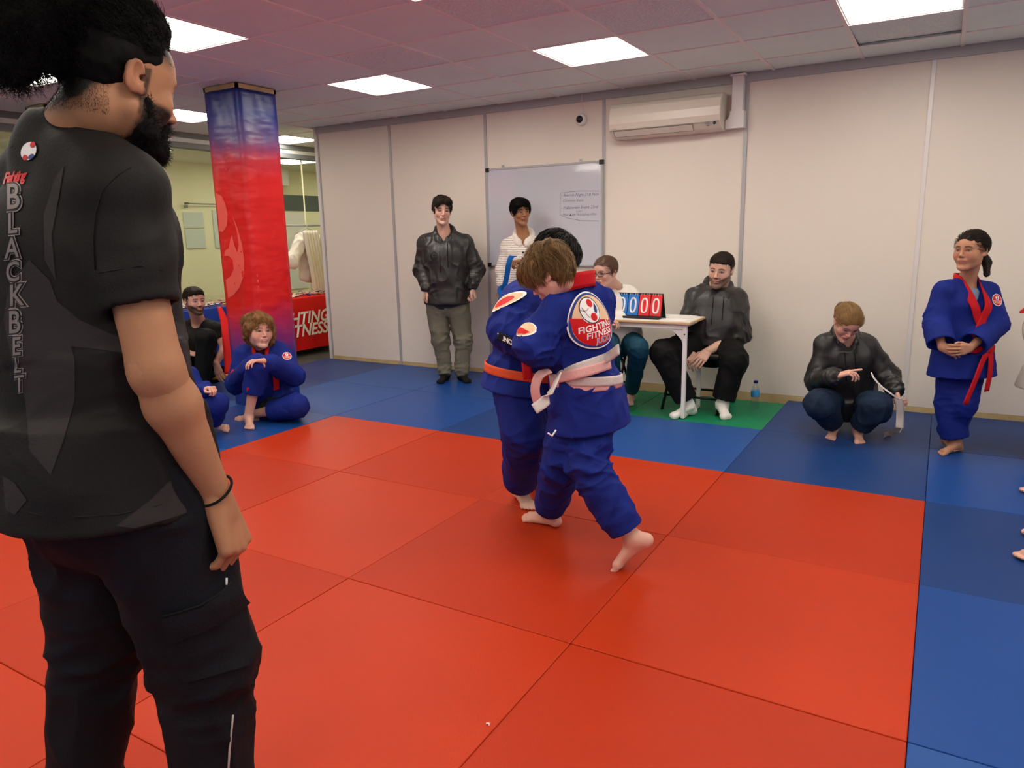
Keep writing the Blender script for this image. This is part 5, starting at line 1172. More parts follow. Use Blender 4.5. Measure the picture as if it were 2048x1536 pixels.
# ---- woman on the floor against the pillar
def seated_curly():
    J = px(5.50, shR=(484, 700, -.02), shL=(560, 692, .05), elR=(472, 768, -.08), elL=(588, 752, -.08), wrR=(506, 728, -.32), wrL=(528, 722, -.34), hipR=(526, 812, .02), hipL=(566, 812, .05), knR=(516, 730, -.30), knL=(594, 812, -.26), anR=(497, 832, -.30), anL=(500, 829, -.16))
    b = Body('smiling curly-haired person in blue gi sitting on mats against the pillar', J, PINKISH, sc=.90, lip=(.5, .13, .12))
    b.core(legs=(.066, .048, .036)); b.head(at(517, 662, 5.40), facing(b.shc, 24, 2), 4, sc=1.06, brow=(.16, .09, .05), chub=1.6, mouth=2.2, jaw=.80, teeth=True)
    b.hand('R', nrm(V3(at(540, 716, 5.16))-J['wrR']), -b.up, curl=.5, sc=.85); b.hand('L', nrm(V3(at(503, 722, 5.10))-J['wrL']), -b.up, curl=.4, sc=.85)
    b.foot('R', facing(V3(J['anR']), 0), sc=.88, shin=.75); b.foot('L', nrm(V3(onz(466, 836))-V3(onz(510, 836))), up=(.0, -.5, .8), sc=.88, shin=.8); b.finish()
    b.pants('gi_trousers', 'gi_blue', r=(.108, .098, .086), upto=.55, bunch=.007, h=.007, seed=31)
    b.top('gi_jacket', 'gi_blue', g=.030, hem=.06, flare=.03, sleeve=(.080, .084, .080), upto=.80, open_sleeve=False, wide=1.05, deep=1.15, vneck=.16, neck_cut=.062, seed=33)
    S = SDF(.007); S.cap(b.g(0, .02, .0), b.g(0, .045, -.16), .085, .075, b.rt, .75); sdf_obj('undershirt', S, 'shirt_dark_red', b.t)
    b.collar('gi_red', cross=False, openx=.060, waist=-.30, width=.075)
    b.belt('belt_black', z=.10, ends=((.10, -.10), (.03, -.12)))
    tr = bvh(b.topo); hc, hn = hit_px(tr, 574, 712); patch(b, tr, hc, nrm(hn+nrm(CP-hc)*.8), .030)
    c = V3(J['shR'])+(J['elR']-J['shR'])*.55; nd = nrm(b.fw*.9+b.rt*.35); xd = nrm(np.cross((0, 0, 1), nd)); conform('writing', text_mesh('FT', .065, .1, offset=.002), c+nd*.1, xd, np.cross(nd, xd), tr, 'gi_red', b.t, off=.003)
    tp = bvh(b.pant); c = V3(J['knR'])*.45+V3(J['anR'])*.55; nd = nrm(CP-c); xd = nrm(np.cross((0, 0, 1), nd)); conform('writing', text_mesh('F', .035, .1, offset=.002), c+nd*.15-xd*.03+np.array([0, 0, .03]), xd, np.cross(nd, xd), tp, 'gi_red', b.t, off=.003)
    pr = CAPB(.014)+[('u', (0, -.02, .075), (.098, .10, .055)), ('u', (-.080, .01, .0), (.034, .055, .075)), ('u', (.080, .0, .02), (.028, .055, .055)), ('u', (-.085, .02, -.055), (.030, .04, .045)), ('u', (.0, -.07, -.03), (.09, .05, .08)), ('u', (0, .055, .088), (.07, .04, .026))]
    b.hair('hair_curl', pr, amp=.009, scale=38, strand=4000, length=.040, curl=.9, r=.0010, jitter=.45, grav=.1, comb=(0, 0, .14), wave=1.4, tint='hair_gold')
seated_curly()
# ---- man squatting beside the tables
def squat_man():
    J = px(6.75, shR=(358, 648, .05), shL=(436, 650, .0), elR=(352, 702, -.1), elL=(452, 694, -.05), wrR=(378, 706, -.30), wrL=(432, 726, -.22), hipR=(372, 742, .10), hipL=(410, 742, .10), knR=(352, 700, -.34), knL=(412, 676, -.36), anR=(358, 768, -.12), anL=(402, 772, -.16))
    plant(J, anR=(358, 768, .076), anL=(402, 772, .076))
    b = Body('bearded person in a black t-shirt squatting in front of the blue-clothed table', J, PINKISH, sc=.98)
    b.core(); b.head(at(389, 602, 6.58), facing(b.shc, 24, -2), 0, sc=1.04, beard=(.03, .016, .008), beard_amt=.92, brow=(.03, .018, .01), jaw=1.05)
    b.hand('R', nrm(V3(at(408, 712, 6.40))-J['wrR']), -b.up, curl=.35, fore=.95, sc=1.02); b.hand('L', nrm(V3(at(440, 752, 6.5))-J['wrL']), -b.fw, curl=.2, fore=.95, sc=1.02)
    for n in 'LR': b.foot(n, facing(b.shc, 0), toes=False)
    S = SDF(.006); S.cap(J['shL'], J['elL'], .052, .046); S.cap(J['elL'], J['wrL'], .046, .028); S.cap(J['shR'], J['elR'], .052, .046); S.cap(J['elR'], J['wrR'], .046, .028); b.add(S)
    b.finish(); b.pants('trousers', 'trouser_black', r=(.100, .085, .065), open_hem=False)
    b.top('t_shirt', 'black_tee', g=.022, hem=.02, sleeve=(.072, .066, .05), upto=-.55, wide=1.08, deep=1.05, neck_cut=.062)
    tr = bvh(b.topo); conform('emblem', poly_mesh([(-.045, -.008), (.045, -.008), (.045, .008), (-.045, .008)]), b.g(.06, .2, -.14), -b.rt, b.up, tr, 'letter_grey', b.t, off=.003, maxedge=.02)
    b.hair('hair_dark', CAPB(.004)+[('u', (0, .0, .080), (.068, .086, .040)), ('u', (0, .065, .082), (.052, .030, .026))], amp=.003, scale=50, strand=1500, length=.02, curl=.2, r=.001, comb=(0, -.08, .12), jitter=.15)
squat_man()
# ---- floor sitters: cross-legged child, and those at the edges of the picture
def cross_legged():
    J = px(5.10, shR=(310, 742), shL=(380, 742), elR=(300, 790, -.05), elL=(398, 788, -.05), wrR=(330, 800, -.28), wrL=(412, 778, -.26), hipR=(330, 832), hipL=(368, 832), knR=(270, 822, -.25), knL=(432, 806, -.20), anR=(350, 842, -.36), anL=(424, 846, -.40))
    plant(J, anR=(350, 842, .075), anL=(424, 846, .07))
    b = Body('person in blue gi sitting cross-legged, mostly hidden by the foreground arm', J, PINKISH, sc=.76)
    b.core(); b.head(at(345, 700, 5.05), facing(b.shc, 30, -5), 0, sc=.9); b.hand('L', nrm(V3(at(424, 776, 4.80))-J['wrL']), -b.up, curl=.8, sc=.8); b.hand('R', b.rt*-1, -b.up, curl=.6, sc=.8)
    for n, sg in (('L', -1), ('R', 1)): b.foot(n, b.rt*-sg*-1+b.fw*.4, up=b.fw*.6+b.up*.6, sc=.75)
    b.finish(); b.pants('gi_trousers', 'gi_blue', r=(.098, .105, .095), upto=.85, seed=41); b.top('gi_jacket', 'gi_blue', g=.026, hem=.02, sleeve=(.078, .080, .078), upto=.86)
    b.hair('hair_dark', CAPB(.008), strand=300, length=.02)
cross_legged()
def edge_sitters():
    for i, (lab, ft, yaw) in enumerate((('person at the right edge, two bare feet stretched out on the blue mat', ((2032, 1118), (2044, 1066)), 0), ('person beyond the right edge, only the toes of one foot in view', ((2044, 986), (2062, 960)), 0))):
        f1, f2 = V3(onz(*ft[0])), V3(onz(*ft[1])); dr = nrm(np.array([-1., -.15, 0])); bk = -dr; c = (f1+f2)/2; ht = (2062, 1128)
        h1, h2 = f1+bk*.135, f2+bk*.135; rt = nrm(f2-f1)
        J = dict(anL=h1+np.array([0, 0, .075]), anR=h2+np.array([0, 0, .075]), knL=h1+bk*.30+np.array([0, 0, .26]), knR=h2+bk*.30+np.array([0, 0, .26]), hipL=c+bk*.80-rt*.08+np.array([0, 0, .11]), hipR=c+bk*.80+rt*.08+np.array([0, 0, .11]))
        s0 = c+bk*.98+np.array([0, 0, .56]); J.update(shL=s0-rt*.16, shR=s0+rt*.16, elL=s0+bk*.05-rt*.22-np.array([0, 0, .26]), elR=s0+bk*.05+rt*.22-np.array([0, 0, .26]), wrL=s0-bk*.18-rt*.2-np.array([0, 0, .34]), wrR=s0-bk*.18+rt*.2-np.array([0, 0, .34]))
        b = Body(lab, J, PINKISH, sc=.85); b.core(); b.head(s0+np.array([0, 0, .21])-bk*.03, -bk, 0, sc=.92)
        for n in 'LR': b.foot(n, dr, up=(-.25, 0, 1), sc=.85, h=.0036); b.hand(n, -bk, (0, 0, -1), curl=.4, sc=.8)
        b.finish(); b.pants('gi_trousers', 'gi_blue', r=(.098, .090, .080), upto=.66); b.top('gi_jacket', 'gi_blue', g=.028, hem=.03, sleeve=(.078, .080, .080), upto=.85); b.hair('hair_dark', CAPB(.008), strand=200, length=.02)
    # standing beyond the right edge in a white jacket
    J = px(4.15, shR=(2090, 590), shL=(2170, 590), elR=(2075, 650), elL=(2190, 650), wrR=(2085, 690, -.16), wrL=(2150, 695, -.16), hipR=(2102, 730), hipL=(2146, 730), knR=(2094, 810), knL=(2140, 815), anR=(2088, 905), anL=(2135, 915))
    plant(J, anR=(2088, 905, .065), anL=(2135, 915, .065))
    b = Body('standing person in white jacket cut off by the right edge of the photo', J, TAN, sc=.80); b.core(); b.head(at(2128, 535, 4.12), facing(b.shc, -20), sc=.94)
    for n in 'LR': b.foot(n, facing(b.shc, 0), sc=.82); b.hand(n, (0, 0, -1), b.rt, sc=.82)
    b.finish(); b.pants('gi_trousers', 'gi_blue', r=(.095, .095, .095), upto=.90)
    b.top('gi_jacket', 'gi_white', g=.03, hem=.15, flare=.085, sleeve=(.08, .088, .095), upto=.88, open_sleeve=True, deep=1.1); b.collar('gi_red', width=.06); b.belt('gi_red', z=.10); b.hair('hair_dark', CAPB(.006), strand=200, length=.02)
    ribbon('collar_end', [V3(at(2120, 592, 4.06)), V3(at(2080, 606, 4.0)), V3(at(2058, 617, 3.98)), V3(at(2041, 625, 3.97))], [.06, .055, .035, .012], 'gi_red', b.t, wdir=CR[1], thick=.006, off=0)
    # seated beyond the left edge
    J = px(4.20, shR=(-150, 760), shL=(-80, 760), elR=(-160, 830), elL=(-60, 830), wrR=(-120, 860, -.2), wrL=(-50, 860, -.2), hipR=(-140, 890), hipL=(-90, 890), knR=(-160, 860, -.3), knL=(-30, 905, -.25), anR=(-100, 940, -.3), anL=(-20, 932, -.2))
    b = Body('person sitting at the far left edge, only a sliver showing', J, PINKISH, sc=.85); b.core(); b.head(at(-115, 705, 4.15), facing(b.shc, 40), sc=.95)
    b.foot('L', CR[0], sc=.85); b.foot('R', CR[0], sc=.85)
    for n in 'LR': b.hand(n, (0, 0, -1), b.rt, sc=.82)
    b.finish(); b.pants('gi_trousers', 'gi_blue', r=(.10, .095, .085), upto=.85); b.top('gi_jacket', 'gi_blue', g=.028, sleeve=(.078, .08, .08), upto=.85); b.hair('hair_dark', CAPB(.008), strand=200, length=.02)
edge_sitters()
# ---- the man in the foreground
def foreground_man():
    P0 = V3(at(210, 900, 1.37)); x0, y0 = P0[0], P0[1]; W = lambda x, y, z: np.array([x0+x, y0+y, z])
    J = dict(hipL=W(-.095, 0, .92), hipR=W(.095, 0, .92), knL=W(-.135, .0, .50), knR=W(.135, .07, .50), anL=W(-.165, -.08, .085), anR=W(.165, .03, .085),
             shL=W(-.185, .03, 1.500), shR=W(.172, -.01, 1.490), elL=W(-.24, .02, 1.17), elR=W(.222, -.015, 1.135), wrL=W(-.25, .12, .93), wrR=W(.220, .078, .872))
    b = Body('large foreground person with dark hair bun, beard and black t-shirt, from behind', J, FG, lip=(.30, .10, .07), sc=1.0)
    b.core(arms=(.05, .045, .03), legs=(.085, .06, .04))
    b.head(V3(at(232, 164, 1.36))+np.array([0, 0, 0]), (math.sin(math.radians(2)), math.cos(math.radians(2)), -.24), 0, sc=1.01, h=.0026, neckr=.056, beard=(.012, .009, .007), beard_amt=.97, brow=(.008, .006, .005), jaw=1.04,
           scalp=lambda x, y, z: np.clip((z-.028+np.clip(-y, 0, .1)*1.2)/.03, 0, 1)*np.clip((.075-y)/.02, 0, 1)+np.clip((-.045-y)/.03, 0, 1)*np.clip((z+.085)/.03, 0, 1)*.8)
    a, e, w_ = J['shR'], J['elR'], J['wrR']
    S = SDF(.0036); S.cap(a, a+(e-a)*.4, .047, .050, k=.02); S.cap(a+(e-a)*.4, e, .050, .040, k=.02); S.cap(e, e+(w_-e)*.25, .041, .046, k=.02); S.cap(e+(w_-e)*.25, w_, .046, .0270, k=.02); S.ell(e-np.array([0, .018, 0]), (.024, .026, .03), k=.02)
    hd = nrm(V3(at(472, 1100, 1.33))-w_); pn = nrm(np.array([-.75, -.35, -.1]))
    add_hand(S, w_, hd, pn, 1, .5, 1.20, .08, .75, curls=[.80, .66, .62, .60]); b.add(S, sm=2)
    b.hand('L', (0, .2, -1), (1, 0, 0), curl=.5)
    for n in 'LR': b.foot(n, (0.15 if n == 'R' else -.15, 1, 0))
    b.finish()
    b.pants('joggers', 'jogger_navy', r=(.112, .090, .076), upto=.93, open_hem=False, bunch=.0075, amp=.005, h=.0075, wide=1.02, seed=51, flat=.84, extra=lambda S: (S.ell(W(0, -.05, .85), (.14, .09, .12), k=.04), S.ell(W(.0, .0, .82), (.11, .10, .10), k=.04), S.cap(W(-.09, .0, .85), W(-.12, .02, .55), .115, .095, k=.03), S.cap(W(.105, .02, .90), W(.135, .07, .52), .118, .098, k=.03)))
    b.top('t_shirt', 'black_tee', g=.034, hem=.070, flare=.026, sleeve=(.066, .064, .064), upto=-.64, wide=1.05, deep=1.16, amp=.006, bunch=.006, h=.0065, neck_cut=.058, neck_lo=.042, seed=52, scale=5)
    return b, W

def finish_foreground():
    b, W = foreground_man(); tr = bvh(b.topo); t = b.t
    # grey shapes printed on the shirt
    for poly in ([(8, 640), (22, 560), (60, 520), (100, 560), (128, 640), (150, 720), (150, 800), (128, 880), (102, 950), (60, 900), (52, 800), (30, 740)],
                 [(100, 590), (160, 640), (250, 680), (380, 700), (392, 760), (360, 745), (300, 712), (200, 700), (126, 690), (110, 640)],
                 [(232, 1052), (300, 1000), (350, 950), (372, 960), (388, 1020), (330, 1040), (270, 1056)],
                 [(6, 950), (30, 965), (55, 1000), (30, 1030), (14, 1020)], [(340, 640), (385, 655), (392, 700), (350, 740), (342, 700)],
                 [(88, 430), (110, 360), (130, 330), (118, 400), (104, 470), (112, 560), (90, 520)]):
        pxmesh('print', [(x, y) for x, y in poly], tr, 'tee_grey_print', t, off=.0012, step=10)
    # small round emblem under the collar
    def ring(cx, cy, rx, ry, rot, m, off, r0=0):
        me = disc_mesh(rx, ry, 24, 3, r0); c, s_ = math.cos(rot), math.sin(rot)
        for v in me.vertices: x, y = v.co.x, v.co.y; v.co.x, v.co.y = cx+x*c-y*s_, cy+x*s_+y*c
        pxmesh('emblem', None, tr, m, t, off=off, step=30, mesh=me)
    ring(60, 303, 15, 19, .5, 'print_white', .0022); ring(54, 316, 5, 5.5, .5, 'print_red', .0032); ring(69, 291, 5, 6, .5, 'print_red', .0032); ring(66, 314, 4, 7, .9, 'print_blue', .0030); ring(60, 303, 16, 20, .5, 'ink_black', .0026, .94)
    # red script
    me = text_mesh('Fighting', 30, .5, offset=.9, spacing=.8)
    for v in me.vertices: x, y = v.co.x*.62, v.co.y; v.co.x, v.co.y = 30+x, 356-y-x*.16
    pxmesh('writing', None, tr, 'print_red', t, off=.0024, step=8, mesh=me)
    # letters down the spine
    ys_ = [(398, 30, 58), (450, 29, 46), (498, 28, 46), (545, 30, 46), (592, 37, 50), (646, 33, 52), (694, 37, 42), (731, 39, 36), (768, 43, 38)]
    for ch, (yy, xx, hh) in zip('BLACKBELT', ys_):
        for m, of, off in (('letter_edge', .085, .0022), ('letter_dark', .062, .0032), ('letter_grey', .012, .0042)):
            me = text_mesh(ch, 1.0, .0, offset=of)
            for v in me.vertices: x, y = v.co.x, v.co.y-.0; v.co.x, v.co.y = xx+x*hh*.86, yy-y*hh*1.22-x*4
            pxmesh('writing', None, tr, m, t, off=off, step=9, mesh=me)
    # seams, collar band, hem line
    ribbon('collar_band', [b.g(-.075, .05, .02), b.g(-.082, -.01, .055), b.g(-.055, -.06, .075), b.g(0, -.078, .082), b.g(.055, -.06, .075), b.g(.080, -.01, .052), b.g(.072, .05, .012), b.g(.035, .09, -.03)], .030, 'black_tee', t, wdir=[b.up, b.up+b.rt*.3, b.up+b.fw*.3, b.up+b.fw*.4, b.up+b.fw*.3, b.up-b.rt*.3, b.up, b.up], thick=.004, off=0)
    def seam(pts, r=.0011, m='black_tee'):
        q = []
        for u, v in pts:
            d = Vector(nrm(ray(u, v))); h = tr.ray_cast(Vector(CP), d, 5)[0]
            if h: q.append(V3(h)-V3(d)*.0016)
        MB().tube(q, r, 5).obj('seam', m, t)
    seam([(262, 334), (235, 350), (205, 380), (190, 430), (186, 480), (190, 540)]); seam([(196, 546), (230, 540), (280, 532), (325, 540)]); seam([(16, 1014), (80, 1030), (160, 1034), (240, 1028), (320, 1010), (385, 985)])
    # trousers: pocket flap, white zips
    tp = bvh(b.pant)
    def on(u, v, off=.003, tree=tp):
        d = Vector(nrm(ray(u, v))); h = tree.ray_cast(Vector(CP), d, 5)[0]; return (V3(h) if h else V3(at(u, v, 1.25)))-V3(d)*off
    pxmesh('pocket', [(328, 1232), (400, 1212), (462, 1168), (488, 1206), (496, 1330), (440, 1345), (372, 1362), (338, 1320)], tp, 'jogger_navy', t, off=.006, step=14)
    pxmesh('pocket_flap', [(326, 1232), (400, 1210), (464, 1164), (490, 1208), (420, 1250), (340, 1285)], tp, 'jogger_navy', t, off=.011, step=14)
    MB().tube([on(326, 1233, .011), on(362, 1224, .012), on(400, 1211, .012), on(435, 1190, .012), on(464, 1165, .012)], .0025, 6).obj('flap_edge', 'rib_black', t)
    MB().tube([on(466, 1430), on(463, 1460), on(459, 1500), on(457, 1535), on(456, 1560)], .0022, 6).obj('zip', 'letter_edge', t)
    MB().tube([on(453, 1156), on(453, 1170)], .0022, 6).obj('zip', 'print_white', t)
    # wrist band
    w_ = b.J['wrR']; e = b.J['elR']; d = nrm(w_-e); c = w_-d*.014; u1 = nrm(np.cross(d, (0, 0, 1))); u2 = nrm(np.cross(d, u1)+d*.25)
    tl = thing('wristband', 'thin dark elastic band round the right wrist of the foreground person', 'wristband', None, c)
    MB().tube([c+u1*.0365*math.cos(a)+u2*.0365*math.sin(a) for a in [2*math.pi*k/28 for k in range(28)]], .0028, 8, closed=True).obj('band', 'rib_black', tl)
    # beard
    b.hair('hair_black', [('c', ((-.062, .022, -.034), (-.048, .034, -.080)), (.009, .017)), ('c', ((.062, .022, -.034), (.048, .034, -.080)), (.009, .017)), ('c', ((-.050, .030, -.078), (-.015, .072, -.102)), (.018, .022)), ('c', ((.050, .030, -.078), (.015, .072, -.102)), (.018, .022)),
        ('u', (0, .064, -.102), (.034, .034, .026)), ('c', ((0, .096, -.045), (.026, .080, -.058)), (.006, .006)), ('c', ((0, .096, -.045), (-.026, .080, -.058)), (.006, .006)), ('c', ((.026, .078, -.06), (.026, .070, -.09)), (.008, .014)), ('c', ((-.026, .078, -.06), (-.026, .070, -.09)), (.008, .014)), ('u', (0, .04, -.10), (.05, .045, .03))],
        amp=.0022, scale=130, strand=2600, length=.011, curl=.7, jitter=.5, r=.00045, h=.0035, name='beard', seed=71)
    # hair drawn back into a bun
    pr = [('u', (0, -.020, .042), (.084, .104, .090), .01), ('s', (0, .102, -.050), (.088, .062, .100), .010), ('s', (0, .02, -.13), (.12, .11, .105), .012), ('s', (.085, .015, -.02), (.03, .045, .045), .01), ('s', (-.085, .015, -.02), (.03, .045, .045), .01),
          ('u', (0, -.01, .100), (.078, .090, .046), .02), ('u', (0, -.105, .085), (.075, .06, .07), .02), ('u', (.0, -.140, .085), (.085, .070, .078), .015), ('u', (.0, -.160, .030), (.070, .055, .065), .015), ('u', (.0, -.155, -.010), (.048, .042, .045), .012), ('u', (.0, -.158, -.036), (.034, .032, .034), .01)]
    ho = b.hair('hair_black', pr, amp=.0035, scale=45, h=.0048, seed=72)
    loc = lambda v: (v-b.hc)@b.hB.T/b.hs
    P, N = surf_samples(ho, 7000, 5, lambda v, n: loc(v)[:, 1] < -.085); strands('hair_strands', P, N, 'hair_black', ho, n=6, length=.034, r=.00040, curl=1.0, jitter=.6, grav=.1, seed=5)
    P, N = surf_samples(ho, 6000, 6, lambda v, n: (lambda q: (q[:, 1] >= -.10)*(q[:, 2] > .045))(loc(v))); back = -b.hB[1]+b.hB[2]*.25
    strands('hair_strands', P, N*.25+back, 'hair_black', ho, n=5, length=.030, r=.00055, curl=.35, jitter=.25, grav=.0, seed=6)
    P, N = surf_samples(b.body, 9000, 3, lambda v, n: (lambda q: (np.abs(q[:, 1]+.01) > .028)*(q[:, 2] > -.075)*(q[:, 2] < .06)*(q[:, 1] < .02)*(q[:, 1] > -.13)*((q[:, 1] < -.035)|(q[:, 2] > .035)))((v-b.hc)@b.hB.T/b.hs))
    strands('nape_stubble', P, N*.4+np.array([0, 0, -1.]), 'hair_black', t, n=2, length=.0035, r=.00025, curl=.2, jitter=.2, seed=73)
    return b
fgm = finish_foreground()
# ================================================================== FURNITURE AND FITTINGS
# padded pillar: printed cover, blue at the top, red below, blue again at the foot
def pillar_cover_mat(name, inverted=False):
    m = bpy.data.materials.new(name); m.use_nodes = True; nt = m.node_tree; N = nt.nodes; Lk = nt.links; b = N['Principled BSDF']; b.inputs['Roughness'].default_value = .38; b.inputs['Specular IOR Level'].default_value = .5
    tc = N.new('ShaderNodeTexCoord'); sp = N.new('ShaderNodeSeparateXYZ'); Lk.new(tc.outputs['Object'], sp.inputs[0])
    nz = N.new('ShaderNodeTexNoise'); nz.inputs['Scale'].default_value = 3.5; nz.inputs['Detail'].default_value = 3; Lk.new(tc.outputs['Object'], nz.inputs[0])
    ad = N.new('ShaderNodeMath'); ad.operation = 'MULTIPLY_ADD'; Lk.new(nz.outputs[0], ad.inputs[0]); ad.inputs[1].default_value = .22; Lk.new(sp.outputs[2], ad.inputs[2])
    mr = N.new('ShaderNodeMapRange'); mr.inputs[1].default_value = 0; mr.inputs[2].default_value = 2.6; Lk.new(ad.outputs[0], mr.inputs[0])
    cr = N.new('ShaderNodeValToRGB'); e = cr.color_ramp.elements; e[0].position = 0; e[0].color = srgb(24, 52, 140); e[1].position = 1; e[1].color = srgb(24, 40, 122)
    for p, c in ((.20, (26, 52, 140)), (.36, (212, 14, 18)), (.74, (212, 14, 18)), (.80, (190, 36, 54)), (.86, (96, 74, 130)), (.93, (40, 56, 140))): q = e.new(p); q.color = srgb(*c)
    if inverted:
        for q in e: q.color = srgb(60, 82, 140)
    Lk.new(mr.outputs[0], cr.inputs[0]); Lk.new(cr.outputs[0], b.inputs['Base Color'])
    mp = N.new('ShaderNodeMapping'); mp.inputs['Scale'].default_value = (1, 1, 3); mp.inputs['Rotation'].default_value = (.5, .35, 0); Lk.new(tc.outputs['Object'], mp.inputs[0])
    n2 = N.new('ShaderNodeTexNoise'); n2.inputs['Scale'].default_value = 3.2; n2.inputs['Detail'].default_value = 2; Lk.new(mp.outputs[0], n2.inputs[0])
    bp = N.new('ShaderNodeBump'); bp.inputs['Strength'].default_value = .3; bp.inputs['Distance'].default_value = .05; Lk.new(n2.outputs[0], bp.inputs['Height']); Lk.new(bp.outputs[0], b.inputs['Normal'])
    return m
M['pillar_cover'] = pillar_cover_mat('pillar_cover'); M['banner_blue'] = pillar_cover_mat('banner_blue', True)
mm('print_light_red', srgb(232, 88, 78), .4); mm('star_blue', srgb(120, 136, 190), .5)
def pillar(cx, cy, hw, label, name='padded_pillar', cover='pillar_cover', top=2.465):
    t = thing(name, label, 'pillar', None, (cx, cy, 0)); bm = bmesh.new(); nz_, ns = 90, 10; rows = []
    for i in range(nz_+1):
        z = .0+top*i/nz_; row = []
        for s_ in range(4):
            for k in range(ns):
                f = k/ns*2-1; x, y = [(f, -1), (1, f), (-f, 1), (-1, -f)][s_]
                p = np.array([x*hw, y*hw, z]); n = [(0, -1, 0), (1, 0, 0), (0, 1, 0), (-1, 0, 0)][s_]
                am = .014*(1-abs(f)**4); d = am*(vnoise(np.array([[x*2.2+s_*5, y*2.2, z*3.0+(x+y)*1.6]]), 5)[0]*.7+(1-abs(vnoise(np.array([[x*1.2+s_, y*1.2, z*5.5+(x+y)*2.4]]), 8)[0]))**3*.7)
                p = p+np.array(n)*(d+.010*(1-f*f)); row.append(bm.verts.new(p+np.array([cx, cy, 0])))
        rows.append(row)
    for a, b_ in zip(rows, rows[1:]):
        for k in range(len(a)): f = bm.faces.new((a[k], a[(k+1) % len(a)], b_[(k+1) % len(a)], b_[k])); f.smooth = True
    bm.faces.new(rows[-1])
    me = bpy.data.meshes.new('cover'); bm.to_mesh(me); bm.free(); cov = link('cover', me, cover); bake_to(t, cov)
    MB().box((cx, cy, 1.24), (hw-.03, hw-.03, 1.24)).obj('foam_core', 'white_paint', t)
    w_ = MB()
    for a, b_ in (((-hw-.004, -hw-.004), (hw+.004, -hw+.016)), ((hw-.016, -hw-.004), (hw+.004, hw+.004)), ((-hw-.004, hw-.016), (hw+.004, hw+.004)), ((-hw-.004, -hw-.004), (-hw+.016, hw+.004))):
        w_.box2((cx+a[0], cy+a[1], top+.004), (cx+b_[0], cy+b_[1], H-.002))
    w_.obj('wooden_batten', 'wood', t); return t, cov
pt, cov = pillar(-.878, .122, .185, 'square pillar in a padded printed cover, blue at the top fading to red')
tr = bvh(cov)
for i in range(7):
    for j in range(5):
        r = .011*(1-.10*i)
        if r < .003: continue
        me = poly_mesh([(0, r), (-r*.8, -r*.7), (0, -r*.3), (r*.8, -r*.7)]); conform('print', me, (-1.02+.065*j+.03*(i % 2), -.35, 2.34-.075*i), (1, 0, 0), (0, 0, 1), tr, 'star_blue', pt, off=.0015, reach=.5)
conform('print', disc_mesh(.125, .17, 30, 4), (-1.075, -.35, 1.52), (1, 0, 0), (0, 0, 1), tr, 'print_light_red', pt, off=.002, reach=.5) if False else None
fl = lambda q: pxmesh('print', q, tr, 'print_light_red', pt, off=.0025, step=12)
fl([(432, 386), (444, 392), (452, 410), (456, 430), (454, 452), (446, 464), (439, 462)])
fl([(465, 430), (474, 452), (484, 485), (489, 520), (488, 550), (480, 575), (468, 590), (457, 596), (452, 560), (462, 552), (468, 538), (466, 520), (458, 512), (449, 512), (450, 502), (458, 496), (461, 480), (464, 470), (470, 492), (475, 505), (478, 490), (474, 462)])
for v0 in (548, 560, 572, 584, 596, 608):
    for k in range(1): MB().tube([onx(514+(v0-548)*.12, v0, -.688), onx(514.7+(v0-548)*.12, v0+7, -.688)], .004, 5).obj('stitch', 'print_light_red', pt)
# second pillar behind the bun-haired man
q = onx(52, 243, -2.95); pillar(q.x+.16, q.y+.16, .15, 'red padded pillar glimpsed over the foreground shoulder, far left', cover='red_cloth', top=q.z)
t = thing('banner', 'blue printed banner at the far left behind the foreground shoulder', 'banner', None, (q.x-.17, q.y+.1, 0))
MB().box2((q.x-.33, q.y+.05, .3), (q.x-.02, q.y+.07, 2.27)).obj('sheet', 'banner_blue', t); MB().box2((q.x-.33, q.y+.04, 2.27), (q.x-.02, q.y+.08, 2.29)).obj('rail', 'print_white', t)
for k in (-.33, -.05): MB().box2((q.x+k, q.y+.071, -.044), (q.x+k+.03, q.y+.095, 2.27)).obj('leg', 'grey_profile', t)
